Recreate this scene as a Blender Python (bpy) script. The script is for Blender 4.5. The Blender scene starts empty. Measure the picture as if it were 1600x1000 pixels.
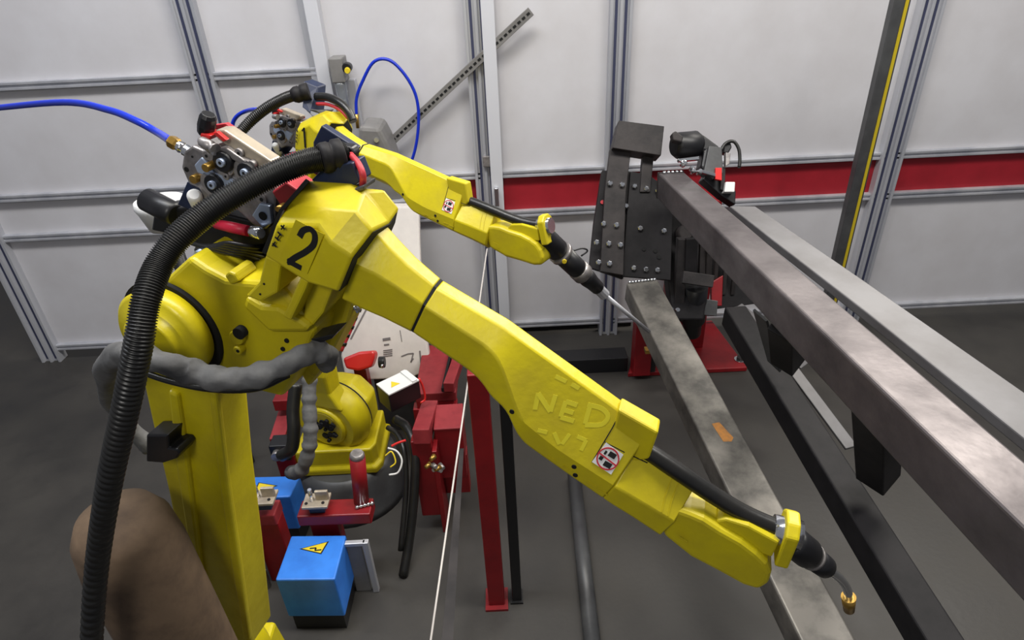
import bpy, bmesh, math, random
import numpy as np
from mathutils import Vector
random.seed(7)
SC = bpy.context.scene
COL = SC.collection

# ------------------------------------------------------------------ camera
FPX = 1000.0; PITCH = math.radians(31); ROLL = math.radians(2.8); CAMH = 2.3; WALL = 3.6
V = lambda *a: np.array(a, float)
_X = V(1, 0, 0); _F = V(0, math.cos(PITCH), -math.sin(PITCH)); _D = V(0, -math.sin(PITCH), -math.cos(PITCH))
_R = math.cos(ROLL) * _X + math.sin(ROLL) * _D
_DN = -math.sin(ROLL) * _X + math.cos(ROLL) * _D
EYE = V(0, 0, CAMH)
UP = V(0, 0, 1)
cam_data = bpy.data.cameras.new('camera'); cam = bpy.data.objects.new('camera', cam_data); COL.objects.link(cam)
cam_data.sensor_width = 36; cam_data.lens = 36 * FPX / 1600; cam_data.clip_start = 0.02
from mathutils import Matrix
m4 = Matrix(((_R[0], -_DN[0], -_F[0], EYE[0]), (_R[1], -_DN[1], -_F[1], EYE[1]), (_R[2], -_DN[2], -_F[2], EYE[2]), (0, 0, 0, 1)))
cam.matrix_world = m4
SC.camera = cam

# ------------------------------------------------------------------ light
w = bpy.data.worlds.new('world'); SC.world = w; w.use_nodes = True
w.node_tree.nodes['Background'].inputs[0].default_value = (0.80, 0.82, 0.90, 1)
w.node_tree.nodes['Background'].inputs[1].default_value = 0.22
def area(name, loc, target, sx, sy, power, color=(1, 1, 1)):
    l = bpy.data.lights.new(name, 'AREA'); l.shape = 'RECTANGLE'; l.size = sx; l.size_y = sy; l.energy = power; l.color = color
    o = bpy.data.objects.new(name, l); COL.objects.link(o); o.location = loc
    o.rotation_euler = (Vector(target) - Vector(loc)).to_track_quat('-Z', 'Y').to_euler()
    return o
area('ceiling_lamp', (0.4, 1.5, 5.0), (0.4, 2.6, 0.4), 3.2, 0.5, 150, (1.0, 0.96, 0.88))
area('ceiling_lamp', (-1.9, 1.6, 5.0), (-1.4, 3.0, 1.0), 2.4, 0.5, 80, (0.90, 0.93, 1.0))
area('ceiling_lamp', (2.9, 1.2, 4.8), (1.6, 3.4, 1.0), 1.5, 0.8, 70, (1.0, 0.97, 0.92))
area('facet_highlight_lamp', (2.9, 4.5, 4.6), (0.2, 1.0, 1.6), 2.2, 1.1, 190, (1.0, 0.95, 0.86))  # unseen lamp, added so the arm's top facets catch a highlight
area('front_fill', (-0.6, -0.8, 3.2), (0.0, 2.5, 1.2), 0.5, 0.5, 16, (1.0, 0.97, 0.92))  # unseen front fill, added to lift the sides facing the camera
SC.view_settings.view_transform = 'Standard'; SC.view_settings.look = 'None'
SC.view_settings.gamma = 1.0; SC.view_settings.use_curve_mapping = False
SC.view_settings.exposure = 0.0

# ------------------------------------------------------------------ placing
def ray(x, y): return _F + _R * (x - 800) / FPX + _DN * (y - 500) / FPX
def P(x, y, d): return EYE + ray(x, y) * d
def on_z(x, y, z=0.0):
    q = ray(x, y); return EYE + q * ((z - CAMH) / q[2])
def on_y(x, y, yy):
    q = ray(x, y); return EYE + q * (yy / q[1])
def unit(v): return v / np.linalg.norm(v)

# ------------------------------------------------------------------ materials
def S(r, g, b):
    f = lambda c: (c / 255 / 12.92) if c / 255 <= 0.04045 else ((c / 255 + 0.055) / 1.055) ** 2.4
    return (f(r), f(g), f(b), 1)
def mat(name, col, rough=0.5, metal=0.0, col2=None, scale=6.0, lo=0.4, hi=0.65, bump=0.0, bscale=60.0, streak=None, coat=0.0, rough2=None, trans=0.0, alpha=1.0):
    m = bpy.data.materials.new(name); m.use_nodes = True
    nt = m.node_tree; b = nt.nodes['Principled BSDF']
    b.inputs['Base Color'].default_value = col; b.inputs['Roughness'].default_value = rough; b.inputs['Metallic'].default_value = metal
    b.inputs['Coat Weight'].default_value = coat
    if trans: b.inputs['Transmission Weight'].default_value = trans
    if alpha < 1: b.inputs['Alpha'].default_value = alpha
    if col2 or bump or rough2 is not None:
        tc = nt.nodes.new('ShaderNodeTexCoord'); mp = nt.nodes.new('ShaderNodeMapping')
        nt.links.new(tc.outputs['Object'], mp.inputs['Vector'])
        if streak: mp.inputs['Scale'].default_value = streak
        n = nt.nodes.new('ShaderNodeTexNoise'); n.inputs['Scale'].default_value = scale; n.inputs['Detail'].default_value = 6; n.inputs['Roughness'].default_value = 0.62
        nt.links.new(mp.outputs[0], n.inputs['Vector'])
        rp = nt.nodes.new('ShaderNodeMapRange'); rp.inputs['From Min'].default_value = lo; rp.inputs['From Max'].default_value = hi
        nt.links.new(n.outputs['Fac'], rp.inputs['Value'])
        if col2:
            mx = nt.nodes.new('ShaderNodeMix'); mx.data_type = 'RGBA'
            mx.inputs[6].default_value = col; mx.inputs[7].default_value = col2
            nt.links.new(rp.outputs[0], mx.inputs[0]); nt.links.new(mx.outputs[2], b.inputs['Base Color'])
        if rough2 is not None:
            r2 = nt.nodes.new('ShaderNodeMapRange'); r2.inputs['To Min'].default_value = rough; r2.inputs['To Max'].default_value = rough2
            nt.links.new(rp.outputs[0], r2.inputs['Value']); nt.links.new(r2.outputs[0], b.inputs['Roughness'])
        if bump:
            n2 = nt.nodes.new('ShaderNodeTexNoise'); n2.inputs['Scale'].default_value = bscale; n2.inputs['Detail'].default_value = 3
            nt.links.new(tc.outputs['Object'], n2.inputs['Vector'])
            bp = nt.nodes.new('ShaderNodeBump'); bp.inputs['Strength'].default_value = bump; bp.inputs['Distance'].default_value = 0.004
            nt.links.new(n2.outputs['Fac'], bp.inputs['Height']); nt.links.new(bp.outputs[0], b.inputs['Normal'])
    return m
M = dict(
    yellow=mat('yellow_paint', S(206, 190, 20), 0.34, col2=S(190, 173, 24), scale=9, bump=0.10, bscale=90, rough2=0.48),
    dirty_shaded_yellow=mat('scuffed_shaded_yellow', S(196, 178, 22), 0.42, col2=S(128, 104, 28), scale=14, lo=0.55, hi=0.8, bump=0.1),  # scuffs and seams, plus the shade painted into the motor cover
    fade=mat('scratched_lighter_yellow', S(214, 202, 40), 0.45),
    panel=mat('white_panel', S(206, 205, 209), 0.55, col2=S(197, 195, 198), scale=3, lo=0.35, hi=0.7, bump=0.04, bscale=25),
    white_post=mat('white_post_paint', S(205, 206, 212), 0.5),
    red_panel=mat('red_panel', S(158, 26, 40), 0.55, col2=S(142, 22, 34), scale=5),
    alu=mat('anodised_aluminium', S(196, 197, 202), 0.38, 0.35, col2=S(170, 172, 180), scale=5, streak=(1, 1, 0.1)),
    alu_groove=mat('extrusion_groove', S(78, 82, 110), 0.5, 0.5),
    floor=mat('concrete', S(64, 61, 57), 0.66, col2=S(46, 44, 42), scale=2.2, lo=0.3, hi=0.7, bump=0.15, bscale=40, rough2=0.42),
    red=mat('red_paint', S(140, 18, 26), 0.42, col2=S(120, 14, 22), scale=8, bump=0.06),
    red_top=mat('pinkish_red_paint', S(150, 44, 50), 0.6, col2=S(128, 30, 38), scale=12, bump=0.06),  # lighter, pinker red, mostly on top pieces
    steel=mat('mill_scale_steel', S(110, 104, 105), 0.36, 0.6, col2=S(72, 67, 69), scale=7, lo=0.35, hi=0.7, bump=0.12, bscale=50, streak=(0.6, 0.6, 1), rough2=0.55),
    steel2=mat('brushed_bare_steel', S(122, 118, 112), 0.45, 0.45, col2=S(74, 72, 69), scale=6, lo=0.38, hi=0.62, bump=0.12, bscale=35),
    plate=mat('grey_sheet_steel', S(112, 111, 113), 0.5, 0.3, col2=S(98, 96, 97), scale=4, bump=0.05),
    dark=mat('black_steel', S(34, 32, 34), 0.6, 0.12, col2=S(24, 23, 25), scale=12, bump=0.1),
    dark2=mat('charcoal_steel', S(58, 54, 54), 0.55, 0.2, col2=S(40, 38, 39), scale=8, bump=0.12),
    rubber=mat('black_rubber', S(30, 29, 27), 0.36, col2=S(22, 22, 22), scale=20, bump=0.1),
    black=mat('black_plastic', S(22, 22, 25), 0.4),
    gap=mat('black_gasket_and_shade', S(10, 10, 10), 0.8),  # gaskets, seams and holes, plus the painted shadow gap at the elbow cap
    navy=mat('navy_painted_plate', S(28, 40, 70), 0.45, col2=S(22, 30, 54), scale=14),
    blue=mat('blue_air_hose', S(20, 50, 190), 0.3),
    bluebox=mat('blue_enamel', S(52, 128, 226), 0.42, col2=S(44, 114, 210), scale=10),
    brass=mat('brass', S(176, 140, 70), 0.3, 0.8),
    chrome=mat('chrome', S(220, 222, 226), 0.15, 0.95),
    cast=mat('cast_aluminium', S(165, 160, 158), 0.38, 0.6, col2=S(122, 118, 118), scale=22, bump=0.25, bscale=70),
    feedplate=mat('polished_feeder_plate', S(176, 190, 214), 0.3, 0.45),
    tan=mat('beige_metal_plate', S(190, 178, 158), 0.4, 0.35, col2=S(160, 148, 134), scale=14),
    fabric=mat('grey_leather_sleeve', S(104, 104, 104), 0.75, col2=S(84, 84, 84), scale=18, bump=0.7, bscale=28),
    pink=mat('red_rubber_handle', S(214, 36, 66), 0.4),
    bright_red=mat('bright_red_plastic', S(214, 40, 38), 0.35),
    white=mat('white_plastic', S(226, 226, 224), 0.4),
    board=mat('off_white_board', S(214, 208, 202), 0.5, col2=S(200, 194, 190), scale=5),
    ink=mat('black_ink', S(16, 16, 16), 0.6),
    greyink=mat('grey_ink', S(110, 104, 104), 0.6),
    signyellow=mat('sign_yellow', S(226, 200, 40), 0.5),
    signred=mat('sign_red', S(190, 50, 60), 0.5),
    brown=mat('brown_canvas', S(112, 92, 72), 0.85, col2=S(84, 68, 54), scale=9, bump=0.4, bscale=20),
    orange=mat('rust_orange_mark', S(176, 118, 52), 0.8, col2=S(140, 100, 60), scale=40),
    grey=mat('grey_painted_metal', S(128, 126, 124), 0.45, col2=S(110, 108, 106), scale=6),
    darkgrey=mat('dark_grey_cover', S(78, 79, 80), 0.4, col2=S(60, 60, 62), scale=5, bump=0.1),
    stripe=mat('yellow_stripe', S(200, 176, 30), 0.6),
    glass=mat('clear_bowl', S(200, 205, 210), 0.1, trans=0.8),
)

for k_ in ('dark', 'dark2'): M[k_].node_tree.nodes['Principled BSDF'].inputs['Specular IOR Level'].default_value = 0.25
for k_ in ('dark', 'dark2'): M[k_].node_tree.nodes['Principled BSDF'].inputs['Metallic'].default_value = 0.0
# ------------------------------------------------------------------ mesh kit
class MB:
    def __init__(s): s.v = []; s.f = []; s.sm = []
    def add(s, vs, fs, smooth=False):
        k = len(s.v); s.v += [tuple(map(float, a)) for a in vs]
        for f in fs: s.f.append([i + k for i in f]); s.sm.append(smooth)
        return s
    def prism(s, base, vec):                       # polygon pushed along a vector
        n = len(base); vec = np.asarray(vec, float)
        a = [np.asarray(p, float) for p in base]; b = [p + vec for p in a]
        return s.add(a + b, [list(range(n))[::-1], list(range(n, 2 * n))] + [[i, (i + 1) % n, n + (i + 1) % n, n + i] for i in range(n)])
    def hull2(s, a, b):                            # two rings of equal length bridged and capped
        return s.loft([a, b])
    def loft(s, rings, smooth=False, cap=True, closed=False):
        n = len(rings[0]); vs = [p for r in rings for p in r]; fs = []
        m = len(rings)
        for k in range(m if closed else m - 1):
            k2 = (k + 1) % m
            for i in range(n): fs.append([k * n + i, k * n + (i + 1) % n, k2 * n + (i + 1) % n, k2 * n + i])
        st = len(s.f); s.add(vs, fs, smooth)
        if cap and not closed:
            k0 = len(s.v) - len(vs)
            s.f.append([k0 + i for i in range(n)][::-1]); s.sm.append(False)
            s.f.append([k0 + (m - 1) * n + i for i in range(n)]); s.sm.append(False)
        return s
    def obox(s, c, ax, ay, az):                    # centre and three half vectors
        c, ax, ay, az = (np.asarray(q, float) for q in (c, ax, ay, az))
        return s.prism([c - ax - ay - az, c + ax - ay - az, c + ax + ay - az, c - ax + ay - az], 2 * az)
    def box(s, lo, hi):
        lo, hi = np.asarray(lo, float), np.asarray(hi, float); c = (lo + hi) / 2; h = (hi - lo) / 2
        return s.obox(c, (h[0], 0, 0), (0, h[1], 0), (0, 0, h[2]))
    def bar(s, a, b, wd, ht, up=UP):               # rectangular bar; a-b is its centre line
        a, b = np.asarray(a, float), np.asarray(b, float); d = unit(b - a)
        x = unit(np.cross(d, up)); z = np.cross(x, d)
        return s.obox((a + b) / 2, (b - a) / 2, x * wd / 2, z * ht / 2)
    def cyl(s, a, b, r0, r1=None, seg=20, smooth=True):
        return s.lathe(a, b, [(0, r0), (1, r0 if r1 is None else r1)], seg, smooth)
    def lathe(s, a, b, prof, seg=20, smooth=True):
        a, b = np.asarray(a, float), np.asarray(b, float); d = unit(b - a)
        x = unit(np.cross(d, V(0.31, 0.2, 0.93))); y = np.cross(d, x); rings = []
        for t, r in prof:
            c = a + (b - a) * t
            rings.append([c + (x * math.cos(q) + y * math.sin(q)) * max(r, 1e-4) for q in np.linspace(0, 2 * math.pi, seg, endpoint=False)])
        return s.loft(rings, smooth)
    def tube(s, pts, r, seg=12, smooth=True, n=None, radii=None, ang=None):
        pts = spline(pts, n) if n else [np.asarray(p, float) for p in pts]
        rings = []; m = len(pts); ref = None
        for i, p in enumerate(pts):
            d = unit(pts[min(i + 1, m - 1)] - pts[max(i - 1, 0)])
            if ref is None: ref = unit(np.cross(d, V(0.2, 0.3, 0.93)))
            x = unit(ref - d * (ref @ d)); ref = x; y = np.cross(d, x)
            rr = radii(i / (m - 1)) if callable(radii) else r
            rings.append([p + (x * math.cos(q) + y * math.sin(q)) * (rr * ang(i / (m - 1), q) if ang else rr) for q in np.linspace(0, 2 * math.pi, seg, endpoint=False)])
        return s.loft(rings, smooth)
    def build(s, name, material, parent=None, bevel=0.0, seg=2, loc=None, auto=0):
        off = V(*parent_loc(parent)) if parent is not None else (V(*loc) if loc is not None else V(0, 0, 0))
        me = bpy.data.meshes.new(name)
        me.from_pydata([tuple(np.array(v) - off) for v in s.v], [], s.f)
        for p, k in zip(me.polygons, s.sm): p.use_smooth = k
        bm = bmesh.new(); bm.from_mesh(me); bmesh.ops.recalc_face_normals(bm, faces=bm.faces); bm.to_mesh(me); bm.free()
        if auto:
            for p in me.polygons: p.use_smooth = True
            me.set_sharp_from_angle(angle=math.radians(auto))
        me.materials.append(material if not isinstance(material, str) else M[material])
        o = bpy.data.objects.new(name, me); COL.objects.link(o)
        if parent is not None: o.parent = parent
        elif loc is not None: o.location = loc
        if bevel:
            bv = o.modifiers.new('bevel', 'BEVEL'); bv.width = bevel; bv.segments = seg; bv.limit_method = 'ANGLE'; bv.angle_limit = math.radians(28)
        return o
def parent_loc(o):
    l = V(0, 0, 0)
    while o is not None: l = l + V(*o.location); o = o.parent
    return l
def spline(pts, n):
    pts = [np.asarray(p, float) for p in pts]; q = [2 * pts[0] - pts[1]] + pts + [2 * pts[-1] - pts[-2]]
    out = []; m = len(pts) - 1
    for i in range(n + 1):
        t = i / n * m; k = min(int(t), m - 1); u = t - k; a, b, c, d = q[k:k + 4]
        out.append(0.5 * (2 * b + (c - a) * u + (2 * a - 5 * b + 4 * c - d) * u * u + (3 * b - a - 3 * c + d) * u ** 3))
    return out
def thing(name, label, cat, loc, group=None):
    o = bpy.data.objects.new(name, None); COL.objects.link(o); o.location = tuple(loc); o.empty_display_size = 0.05
    o['label'] = label; o['category'] = cat
    if group: o['group'] = group
    return o
def tag(o, label, cat, group=None):
    o['label'] = label; o['category'] = cat
    if group: o['group'] = group
    return o
def struct(o): o['kind'] = 'structure'; return o
def lab(o, t): o['label'] = t; return o
def root(name, loc):
    o = bpy.data.objects.new(name, None); COL.objects.link(o); o.location = tuple(loc); o.empty_display_size = 0.05
    o['kind'] = 'structure'; return o

# ================================================================== STRUCTURE
struct(MB().box((-6, -3, -0.1), (7, 9, 0)).build('floor', 'floor'))
# partition wall: panels in an aluminium grid, each column its own panels
wl = root('wall_back', (0, WALL, 0))
zr = [0.10, 0.875, 1.12, 1.727, 2.9]                 # rail heights
def wx(x, y): return on_y(x, y, WALL)[0]
posts = [wx(335, 180) - 1.5, wx(335, 180), wx(512, 135), wx(755, 200), wx(964, 160), wx(1352, 390), wx(1352, 390) + 1.3, wx(1352, 390) + 2.6]
for i in range(len(posts) - 1):
    a, b = posts[i] + 0.03, posts[i + 1] - 0.03
    MB().box((a, WALL + 0.02, zr[0] + .01), (b, WALL + 0.035, zr[1])).build('panel', 'panel', wl)
    MB().box((a, WALL + 0.02, zr[1]), (b, WALL + 0.035, zr[2])).build('red_panel' if i >= 2 else 'panel', 'red_panel' if i >= 2 else 'panel', wl)
    if i < 2:
        MB().box((a, WALL + 0.02, zr[2]), (b, WALL + 0.035, zr[3])).build('panel', 'panel', wl)
        MB().box((a, WALL + 0.02, zr[3]), (b, WALL + 0.035, zr[4])).build('panel', 'panel', wl)
    else:
        MB().box((a, WALL + 0.02, zr[2]), (b, WALL + 0.035, zr[4])).build('panel', 'panel', wl)
    for j, z in enumerate(zr):
        if z == zr[3] and i >= 2: continue
        r = MB(); h = 0.02
        r.box((a, WALL - 0.012, z - h), (b, WALL + 0.04, z - h + 0.014))
        r.box((a, WALL - 0.012, z + h - 0.014), (b, WALL + 0.04, z + h))
        r.box((a, WALL - 0.002, z - h + .01), (b, WALL + 0.04, z + h - .01))
        r.build('rail', 'alu', wl, bevel=0.002)
for i, x in enumerate(posts):
    r = MB(); z0 = 0.0
    wd = 0.05 if i in (1, 4) else 0.055
    if i == 2: continue
    for k in range(3):
        c = x - wd + wd * k
        r.box((c - 0.008, WALL - 0.03, z0), (c + 0.008, WALL + 0.05, 3.0))
    r.box((x - wd, WALL - 0.012, z0), (x + wd, WALL + 0.05, 3.0))
    po = r.build('extrusion_post', 'alu', wl, bevel=0.0015)
    g = MB()
    for k in (-0.5, 0.5): g.box((x + wd * k - 0.007, WALL - 0.0135, 0.02), (x + wd * k + 0.007, WALL - 0.011, 2.98))
    g.build('groove', 'alu_groove', po)
x = posts[2]
MB().box((x - 0.035, WALL - 0.05, 0), (x + 0.035, WALL + 0.05, 3.0)).build('white_post', 'white_post', wl, bevel=0.004)
MB().box((x - 0.075, WALL - 0.01, 0), (x - 0.037, WALL + 0.05, 3.0)).build('extrusion_post', 'alu', wl, bevel=0.002)
# white door post with its handle beside the middle extrusion
x = wx(775, 250)
dr = root('door_1', (x, WALL, 0))
MB().box((x - 0.034, WALL - 0.06, 0.05), (x + 0.034, WALL + 0.01, 3.0)).build('door_stile', 'white_post', dr, bevel=0.004)
h0 = on_y(776, 308, WALL - 0.09)
hd = MB().box(h0 + V(-.012, -.008, -.055), h0 + V(.012, .008, .055)).box(h0 + V(-.009, -.0, -.05), h0 + V(.009, .035, -.03)).box(h0 + V(-.009, 0, .03), h0 + V(.009, .035, .05))
lab(hd.build('door_handle', 'chrome', dr, bevel=0.004), 'slim chrome pull handle')
h1 = on_y(760, 252, WALL - 0.04)
MB().box(h1 + V(-.02, -.01, -.03), h1 + V(.02, .01, .03)).build('latch', 'cast', dr, bevel=0.003)

# diagonal perforated strut
a = on_y(722, 118, WALL - 0.05); b = on_y(600, 232, WALL - 0.05); a = a + (a - b) * 0.8
st = thing('perforated_strut', 'grey perforated diagonal strut bracing the wall left of the middle post', 'brace', b)
MB().bar(a, b, 0.045, 0.012, V(0, 1, 0)).build('strut_bar', 'grey', st, bevel=0.002)
g = MB(); L = np.linalg.norm(a - b); d = (a - b) / L
q = unit(np.cross(d, V(0, 1, 0)))
for k in range(int(L / 0.03)):
    c = b + d * (0.02 + 0.03 * k) + V(0, -0.0065, 0)
    g.obox(c, d * 0.009, V(0, 0.0012, 0), q * 0.006)
o = g.build('slot', 'gap', st); o['kind'] = 'stuff'

# filter regulator on the wall behind robot one
c = on_y(536, 128, WALL - 0.10)
fr = thing('air_regulator', 'air filter regulator with clear bowl and yellow gauge on the wall above robot 1', 'regulator', c)
MB().box(c + V(-.05, -.03, .0), c + V(.02, .08, .12)).build('body', 'grey', fr, bevel=0.006)
MB().lathe(c + V(-.015, 0, -.14), c + V(-.015, 0, 0), [(0, .012), (.1, .026), (.9, .03), (1, .03)]).build('bowl', 'glass', fr)
MB().cyl(c + V(.035, -.03, .07), c + V(.035, .02, .07), .024).build('knob', 'black', fr, bevel=0.003)
MB().lathe(c + V(.04, -.045, .06), c + V(.04, -.03, .06), [(0, .013), (1, .016)]).build('gauge', 'signyellow', fr)
MB().box(c + V(-.05, .05, -.55), c + V(.05, .10, .0)).build('mounting_strip', 'alu', fr, bevel=0.004)
# blue hose loop hanging on the wall
pts = [on_y(x, y, WALL - 0.09 + dy) for x, y, dy in [(557, 180, 0), (557, 155, 0), (566, 128, 0), (585, 96, 0), (612, 96, 0), (640, 128, 0), (653, 165, 0), (652, 215, 0), (640, 258, 0), (612, 296, .01), (585, 310, .03), (550, 306, .05)]]
hl = thing('air_hose', 'blue air hose looping over the wall behind the two arms', 'hose', pts[0])
MB().tube(pts, 0.0085, 8, n=80).build('hose', 'blue', hl)
MB().cyl(on_y(557, 178, WALL - .09), on_y(559, 200, WALL - .09), .010, .009).build('fitting', 'brass', hl)
# equipment cover behind robot one
poly = [(560, 198), (592, 200), (604, 222), (634, 302), (628, 316), (556, 318)]
cv = thing('equipment_cover', 'grey sheet metal machine cover behind the forearm of robot 1', 'cover', on_y(590, 318, 3.4))
MB().prism([on_y(x, y, 3.28) for x, y in poly], (0, .22, 0)).build('cover_shell', 'grey', cv, bevel=0.02)
MB().cyl(on_y(588, 219, 3.27), on_y(588, 219, 3.285), .012).build('screw', 'chrome', cv)
MB().bar(on_y(560, 322, 3.27), on_y(640, 315, 3.27), .05, .03).build('edge_rail', 'alu', cv, bevel=.003)
MB().box(V(on_y(590, 318, 3.4)[0] - .08, 3.32, 0), V(on_y(590, 318, 3.4)[0] + .02, 3.48, on_y(590, 322, 3.4)[2])).build('pedestal', 'darkgrey', cv)

# ================================================================== ARM FRAMES
class Fr:
    def __init__(s, O, sx, n, h): s.O, s.s, s.n, s.h = (np.asarray(q, float) for q in (O, sx, n, h))
    def w(s, a, n, b): return s.O + s.s * a + s.n * n + s.h * b
    def px(s, x, y, n):
        q = ray(x, y); t = ((s.O + s.n * n - EYE) @ s.n) / (q @ s.n); w_ = EYE + q * t - s.O
        return w_ @ s.s, w_ @ s.h
    def roll(s, g): return Fr(s.O, s.s, math.cos(g) * s.n + math.sin(g) * s.h, -math.sin(g) * s.n + math.cos(g) * s.h)
def mkframe(O, yaw, pitch, rol):
    sx = V(math.cos(pitch) * math.cos(yaw), math.cos(pitch) * math.sin(yaw), -math.sin(pitch))
    n = unit(np.cross(sx, UP)); h = np.cross(n, sx)
    if h[2] < 0: h = -h
    return Fr(O, sx, n, h).roll(rol)
B2 = mkframe(P(780, 560, 1.05), -0.3254270, 0.4889908, 0.0)
B1 = mkframe(V(-0.3545, 2.0965, 1.6269), -0.536, 0.1495, 0.0965)
GR = 0.0
G2, G1 = B2.roll(GR), B1.roll(GR)

class Arm:
    """builds pieces of an arm: profile points traced on arm two, set down in the frame of either arm"""
    def __init__(s, B, G): s.B, s.G = B, G
    def p(s, x, y, n, g=False):
        src, dst = (G2, s.G) if g else (B2, s.B)
        a, b = src.px(x, y, n); return dst.w(a, n, b)
    def prism(s, poly, n0, n1, g=False, mb=None):
        src, dst = (G2, s.G) if g else (B2, s.B)
        pts = [src.px(x, y, n1) for x, y in poly]
        return (mb or MB()).prism([dst.w(a, n1, b) for a, b in pts], dst.n * (n0 - n1))
    def stroke(s, pts, wd, n, g=False, n_res=None, th=0.0006, mb=None):
        dst = s.G if g else s.B
        q = [V(*pt, 0) for pt in pts]
        if n_res: q = spline(q, n_res)
        f = (lambda p_: on_face(p_[0], p_[1])) if g else (lambda p_: (lambda ab: (ab[0], n, ab[1]))(B2.px(p_[0], p_[1], n)))
        off = (n - .046) if g else 0
        k = [f(p_) for p_ in q]; rings = []
        for i, (a, nn, b) in enumerate(k):
            p0, p1 = k[max(i - 1, 0)], k[min(i + 1, len(k) - 1)]
            dx, dy = p1[0] - p0[0], p1[2] - p0[2]; L = math.hypot(dx, dy) or 1; ex, ey = -dy / L * wd / 2, dx / L * wd / 2
            nl = face_n(a + ex, b + ey) if g else n; nr = face_n(a - ex, b - ey) if g else n
            rings.append([dst.w(a + ex, nl + off, b + ey), dst.w(a + ex, nl + off + th, b + ey), dst.w(a - ex, nr + off + th, b - ey), dst.w(a - ex, nr + off, b - ey)])
        return (mb or MB()).loft(rings)
    def decal(s, poly, off, th=.0008):
        k = [on_face(x, y) for x, y in poly]
        return MB().prism([s.G.w(a, n + off, b) for a, n, b in k], s.G.n * th)
    def disc(s, x, y, r, n, n0, g=False, seg=20, ry=None, mb=None):
        dst = s.G if g else s.B
        if g: a, nf, b = on_face(x, y); n, n0 = nf + n - .046, nf - .01
        else: a, b = B2.px(x, y, n)
        return (mb or MB()).cyl(dst.w(a, n, b), dst.w(a, n0, b), r, seg=seg)

def interp(poly, n, g=True):
    src = G2 if g else B2
    q = sorted(src.px(p_[0], p_[1], p_[2] if len(p_) > 2 else n) for p_ in poly); return [a for a, b in q], [b for a, b in q]

TW = 0.0135; SWD = 0.044
TOP = interp([(606, 352), (630, 386), (690, 437), (794, 498), (882, 561), (971, 625), (1010, 655)], -TW)
TOPB = interp([(1000, 707), (1014, 717), (1078, 761), (1092, 772)], TW)
W0, W1 = 0.038, 0.058                                  # half width of the slim and of the wide stretch
CR = interp([(560, 412, W0), (585, 420, W0), (662, 478, W0), (768, 547, W0), (781, 558, W0), (812, 655, W1), (870, 702, W1), (986, 776, W1), (1100, 846, .046), (1130, 866, .046)], W0)
BT = interp([(530, 458, W0), (641, 515, W0), (710, 562, W0), (753, 592, W0), (773, 618, W0), (788, 640, W1), (800, 663, W1), (815, 690, W1), (893, 745, W1), (986, 809, W1), (1080, 870, .046), (1150, 915, .046)], W0)
_sa, _sb = G2.px(755, 540, W0)[0], G2.px(812, 655, W1)[0]
WID = ([_sa, _sb, G2.px(1000, 740, W1)[0], G2.px(1110, 820, .05)[0]], [W0, W1, W1, .046])
def smooth_at(s, tab, k=.012):
    return sum(np.interp(s + d_, *tab) * w_ for d_, w_ in ((-k, .25), (-k / 2, .2), (0, .1), (k / 2, .2), (k, .25)))
def section(s, dst, shrink=1.0, low=False):
    ht = np.interp(s, *TOP) if not low else np.interp(s, *TOPB)
    hc = smooth_at(s, CR); hb = smooth_at(s, BT)
    hc = min(hc, ht - 0.014); hb = min(hb, hc - 0.008)
    tw, sw = TW * shrink, np.interp(s, *WID) * shrink
    pts = [(-tw, ht), (tw, ht), (sw, hc), (sw, hb), (sw * .5, hb - .018), (-sw * .5, hb - .018), (-sw, hb), (-sw, hc)]
    return [dst.w(s, n, h) for n, h in pts]
def face_n(s, h):
    ht = np.interp(s, *TOP) if s < S_END else np.interp(s, *TOPB); hc = smooth_at(s, CR)
    t = min(max((ht - h) / max(ht - hc, .01), 0), 1)
    return TW + (np.interp(s, *WID) - TW) * t
S_END = G2.px(1003, 690, 0.03)[0]
def on_face(x, y):
    n = .03
    for _ in range(6):
        a, b = G2.px(x, y, n); n = face_n(a, b)
    return a, n, b

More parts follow.
